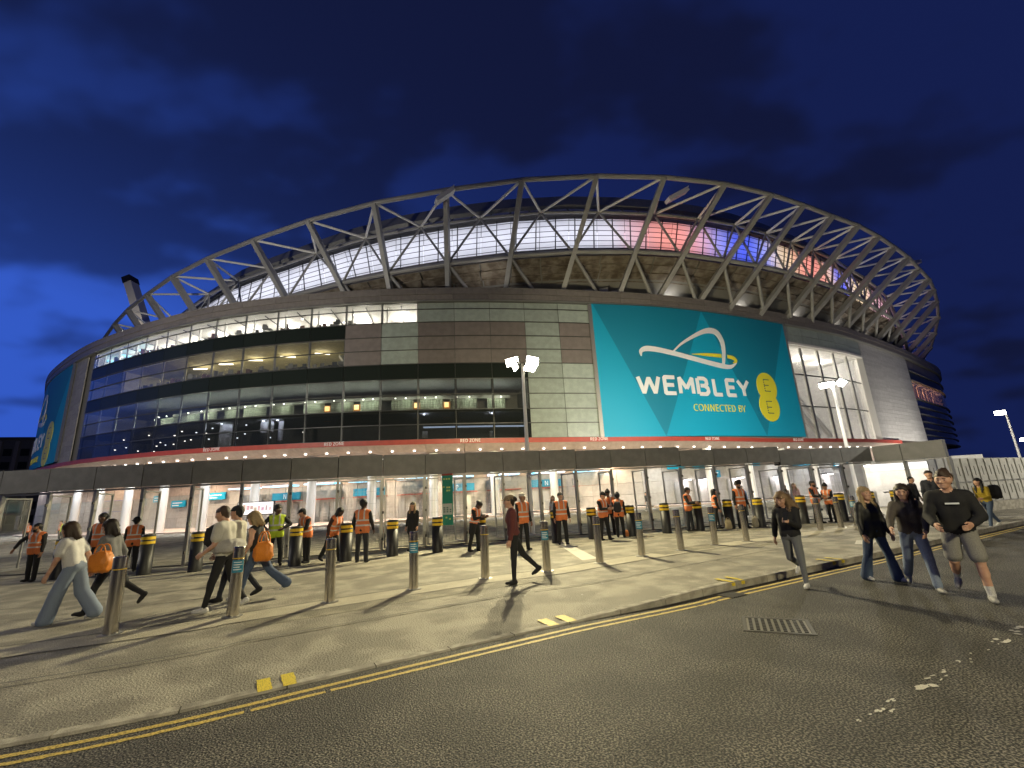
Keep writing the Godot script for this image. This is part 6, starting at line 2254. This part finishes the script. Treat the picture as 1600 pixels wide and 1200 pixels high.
	add_box(st, Transform3D(Basis(Vector3.RIGHT, -0.5), Vector3.ZERO), Vector3(0.075, 0.15, 0.010))
	obj("case", st, M.black, phone)
	st = new_st()
	add_box(st, Transform3D(Basis(Vector3.RIGHT, -0.5), Vector3(0, 0, 0)) * Transform3D(Basis(), Vector3(0, 0, -0.0065)), Vector3(0.066, 0.138, 0.003))
	obj("screen", st, glow(0.6, 0.75, 1.0, 0.5), phone)
	person({n = "long-haired blonde woman in black jacket and flared jeans facing the camera", at = Vector2(6.48, -8.75), y = 0.0, h = 1.64, face = 4, lean = 1, spread = 9, leg = [10, 2, -6, 10], arm = [6, 14, 20, 4, 2, 12, 16, 0], top = cloth(0.022, 0.022, 0.018, 0.5), bulk = 0.018, coat = 0.12, low = denim, low_name = "jeans", cut = "flare", shoe = white, hair = "long", hair_mat = M.hair_blond, fem = true, cell = 0.016})
	person({n = "brown-haired woman in a grey jacket and pale jeans beside the man in shorts", at = Vector2(6.50, -7.90), y = 0.0, h = 1.68, face = -30, lean = 6, leg = [14, 2, -18, 24], arm = [20, 8, 40, 20, 34, 24, 34, 0], top = cloth(0.10, 0.085, 0.07), bulk = 0.016, low = denim_pale, low_name = "jeans", cut = "straight", shoe = cloth(0.35, 0.34, 0.32, 0.5), hair = "brown_long", hair_mat = M.hair_dark, fem = true, cell = 0.016, head = [-14, 6]})
	var p9 := person({n = "man in a black sweatshirt and grey shorts striding along the road at the right", at = Vector2(6.55, -7.12), y = 0.0, h = 1.84, face = -44, lean = 10, leg = [4, 6, -6, 48], spread = 6, arm = [14, 18, 62, 30, 22, 16, 54, 18], top = black, top_name = "sweatshirt", bulk = 0.024, low = cloth(0.30, 0.29, 0.26), low_name = "shorts", cut = "shorts", shoe = cloth(0.42, 0.41, 0.39, 0.5), sock = white, hair = "quiff", hair_mat = M.hair_brown, cell = 0.014, head = [-14, -2]})
	st = new_st()
	at_box(st, Vector3(0.02, 1.31, 0.205), Vector3(0.15, 0.022, 0.02))
	obj("chest_print", st, M.note_white, p9)
	# further along the road, right
	person({n = "woman in a black and yellow top and blue jeans walking left near the white hoarding", at = Vector2(15.15, -15.2), y = 0.06, h = 1.62, face = -80, lean = 12, leg = [24, 6, -26, 16], arm = [20, 10, 70, 10, 0, 10, 30, 0], top = cloth(0.42, 0.30, 0.02), low = denim, low_name = "jeans", cut = "slim", shoe = white, hair = "brown_long", hair_mat = M.hair_black, fem = true, cell = 0.024})
	pouch("shoulder_bag", "black shoulder bag on the back of the woman in black and yellow", Vector3(15.42, 1.18, -15.12), Vector3(0.20, 0.44, 0.30), 0.1, black, 0.0)
	person({n = "woman in a grey top and pale skirt beside the woman in black and yellow", at = Vector2(14.55, -15.7), h = 1.55, face = -74, lean = 10, leg = [18, 6, -20, 20], arm = [10, 14, 30, 0, -10, 12, 20, 0], top = cloth(0.34, 0.33, 0.32), low = cream, low_name = "trousers", cut = "straight", shoe = white, hair = "short", hair_mat = M.hair_honey, fem = true, cell = 0.024})
	person({n = "dark-clothed person standing before the lit kiosk, seen over the brown-haired woman", at = Vector2(16.1, -19.0), h = 1.66, face = 20, top = black, low = black, shoe = black, hair = "short", hair_mat = M.hair_black, cell = 0.03})
	person({n = "tall dark-haired person just left of the man in shorts, further off", at = Vector2(13.35, -15.0), h = 1.82, face = -40, top = navy, low = black, shoe = black, hair = "short", hair_mat = M.hair_dark, cell = 0.03})
	person({n = "small dark-haired person between the kiosk and the man in shorts", at = Vector2(15.6, -17.4), h = 1.58, face = -30, top = charcoal, low = navy, shoe = black, hair = "round", hair_mat = M.hair_black, cell = 0.03})

	# stewards
	var gs := "stewards at the gates"
	var S := func(d: Dictionary) -> Node3D:
		var base := {vest = orange, top = black, low = black, shoe = black, cut = "straight", hair = "short", hair_mat = M.hair_black, cell = 0.02, group = gs, bulk = 0.014, skin = 1, coat = 0.1}
		base.merge(d, true)
		return person(base)
	S.call({n = "steward in orange at the far left, one arm stretched out towards the left edge", at = Vector2(-14.5, -14.03), h = 1.64, face = 5, arm = [4, 10, 14, 0, 14, 58, 6, 0], beard = true, lean = 4, head = [-40, 8]})
	S.call({n = "steward in orange and round dark hat, seen from behind beyond the orange carrier bag", at = Vector2(-12.55, -15.2), h = 1.66, face = -150, hat = "bucket", skin = 0, lean = 4})
	S.call({n = "black-haired steward mostly hidden behind the dark-clothed walker at the left", at = Vector2(-13.2, -14.7), h = 1.82, face = 10, hair = "round", skin = 2})
	S.call({n = "steward in a yellow vest with hands on hips, left of the leaning steward", at = Vector2(-7.69, -14.79), h = 1.80, face = 20, vest = yellow, arm = [-8, 42, 62, 52, -4, 50, 50, 46], spread = 8, head = [40, 0], skin = 2, hair = "round", cell = 0.018})
	S.call({n = "steward in orange and black cap leaning on a black bollard", at = Vector2(-6.82, -15.05), h = 1.68, face = -30, lean = 16, arm = [34, 6, 66, 40, 26, 10, 70, 36], hat = "cap", skin = 0, head = [-40, 14], vest = orange})
	S.call({n = "long-haired steward in orange bending over the top of a black bollard", at = Vector2(-5.98, -15.0), h = 1.70, face = 68, lean = 20, fem = true, hair = "brown_long", leg = [16, 6, -20, 12], arm = [30, 8, 70, 10, -6, 12, 30, 0], head = [0, 24], skin = 2, top = cloth(0.07, 0.03, 0.025)})
	S.call({n = "steward in orange with back to the camera beside a black bollard", at = Vector2(-4.84, -14.43), h = 1.82, face = 176, spread = 6, arm = [4, 20, 30, 10, 8, 16, 24, 6], skin = 2, hair = "round", low = charcoal, cell = 0.018})
	person({n = "blonde woman in a long black coat standing alone by the gates", at = Vector2(-3.87, -17.0), h = 1.68, face = -12, top = black, top_name = "coat", coat = 0.6, low = black, cut = "slim", shoe = black, hair = "long", hair_mat = M.hair_blond, hat = "cap", fem = true, cell = 0.02, lean = 0})
	S.call({n = "steward in orange over a long black coat, head bowed over a phone", at = Vector2(-1.52, -15.76), h = 1.66, face = 62, lean = 14, coat = 0.62, arm = [30, 8, 84, 14, 26, 8, 88, 14], head = [0, 38], leg = [8, 6, -6, 8], skin = 2, fem = true, hair = "tied"})
	S.call({n = "steward in orange and pale cap partly behind the maroon-jacketed walker", at = Vector2(0.12, -15.39), h = 1.78, face = 30, hat = "cap", hat_mat = cream, skin = 1})
	S.call({n = "steward in orange and dark cap facing the camera at the end of the pale strip", at = Vector2(1.50, -16.52), h = 1.74, face = 4, hat = "cap", skin = 0, arm = [4, 12, 16, 0, 4, 12, 16, 0]})
	S.call({n = "steward in orange and cap, hands together, right of the pale strip", at = Vector2(3.10, -17.25), h = 1.70, face = 40, hat = "cap", skin = 0, arm = [26, 8, 66, 26, 26, 8, 66, 26], head = [0, 18], leg = [10, 4, -4, 2]})
	S.call({n = "capped steward in orange standing behind two colleagues at the gates", at = Vector2(3.74, -19.3), h = 1.76, face = -10, hat = "beanie", skin = 2})
	var s12 := S.call({n = "short steward in orange with a dark rucksack, seen from behind", at = Vector2(3.84, -17.96), h = 1.62, face = 158, hat = "beanie", hat_mat = navy, skin = 1}) as Node3D
	pouch("rucksack", "", Vector3(0.0, 1.22, -0.21), Vector3(0.28, 0.42, 0.16), 0.0, charcoal, 0.0, s12)
	S.call({n = "steward in orange and black cap between two black bollards right of centre", at = Vector2(6.86, -18.9), h = 1.70, face = 50, hat = "cap", skin = 1, arm = [20, 8, 60, 20, 24, 8, 66, 20], head = [10, 10], low = navy})
	S.call({n = "slim steward in orange with long dark hair, in profile", at = Vector2(8.12, -19.3), h = 1.58, face = 82, fem = true, hair = "brown_long", skin = 0, leg = [8, 2, -8, 4], cut = "slim", coat = 0.0})
	S.call({n = "bearded steward in orange and black turban facing the camera", at = Vector2(9.02, -19.0), h = 1.82, face = 12, hat = "turban", beard = true, skin = 1, arm = [4, 14, 18, 0, 2, 14, 18, 0], hair = ""})
	S.call({n = "steward in orange with a dark mask, left of a pair at the right-hand gates", at = Vector2(12.34, -19.44), h = 1.70, face = 34, skin = 1, arm = [24, 8, 60, 24, 20, 8, 64, 24], beard = true})
	S.call({n = "steward in orange and dark hood, right of a pair at the right-hand gates", at = Vector2(13.1, -19.69), h = 1.56, face = -62, skin = 1, hat = "beanie", lean = 10, arm = [30, 8, 60, 14, 24, 8, 60, 14]})
	# people far off on the forecourt
	person({n = "distant steward in a yellow vest on the forecourt at the left", at = Vector2(-36.2, -37.0), h = 1.75, face = 20, vest = yellow, top = yellow, low = black, shoe = black, hair = "short", hair_mat = M.hair_black, cell = 0.035, skin = 1, arm = [0, 50, 50, 40, 0, 12, 10, 0]})
	person({n = "distant steward in orange furthest left on the forecourt", at = Vector2(-44.5, -42.0), h = 1.75, face = 20, vest = orange, top = orange, low = black, shoe = black, hair = "short", hair_mat = M.hair_black, cell = 0.035})
	person({n = "distant steward in orange right of the leftmost one on the forecourt", at = Vector2(-42.0, -42.5), h = 1.75, face = -20, vest = orange, top = grey_c, low = navy, shoe = black, hair = "short", hair_mat = M.hair_brown, cell = 0.035})
	person({n = "distant runner in black on the forecourt beyond the gates", at = Vector2(11.0, -39.5), h = 1.64, face = -70, lean = 12, leg = [34, 20, -34, 40], top = black, low = grey_c, shoe = white, hair = "short", hair_mat = M.hair_black, cell = 0.03})
	person({n = "distant woman in a white top and blue skirt beyond the gates near the lamp post", at = Vector2(1.95, -26.0), h = 1.64, face = -20, top = white, sleeve = 1, low = denim, cut = "slim", shoe = white, hair = "long", hair_mat = M.hair_honey, fem = true, cell = 0.03})
	person({n = "person in a pink cap beyond the gates, above the curly-haired woman", at = Vector2(13.3, -23.2), h = 1.62, face = -30, top = cloth(0.5, 0.42, 0.40), low = denim, shoe = white, hair = "long", hair_mat = M.hair_honey, hat = "cap", hat_mat = cloth(0.75, 0.25, 0.55), fem = true, cell = 0.03})
	person({n = "person in a blue top beyond the gates, right of the turbaned steward", at = Vector2(12.3, -25.5), h = 1.66, face = -40, top = cloth(0.10, 0.2, 0.5), low = black, shoe = white, hair = "short", hair_mat = M.hair_brown, cell = 0.03})
	person({n = "person in a pale pink top beyond the gates, left of the steward pair", at = Vector2(14.9, -25.0), h = 1.64, face = -30, top = cloth(0.6, 0.35, 0.34), low = cream, shoe = white, hair = "long", hair_mat = M.hair_blond, fem = true, cell = 0.03})
	# small bags left by the bollards
	pouch("food_bag", "small orange and red bag on the ground beside the black bollard by the rucksack steward", Vector3(4.10, 0.24, -18.15), Vector3(0.20, 0.24, 0.16), 0.3, cloth(0.70, 0.25, 0.08), 0.0)
	pouch("shopping_bag", "tan bag on the ground beside the slim long-haired steward", Vector3(8.45, 0.31, -19.1), Vector3(0.24, 0.38, 0.18), -0.2, cloth(0.50, 0.42, 0.26), 0.09)
	pouch("shopping_bag", "pale bag on the ground right of the turbaned steward, against a black bollard", Vector3(9.62, 0.31, -19.25), Vector3(0.24, 0.38, 0.18), 0.4, cloth(0.55, 0.50, 0.36), 0.09)
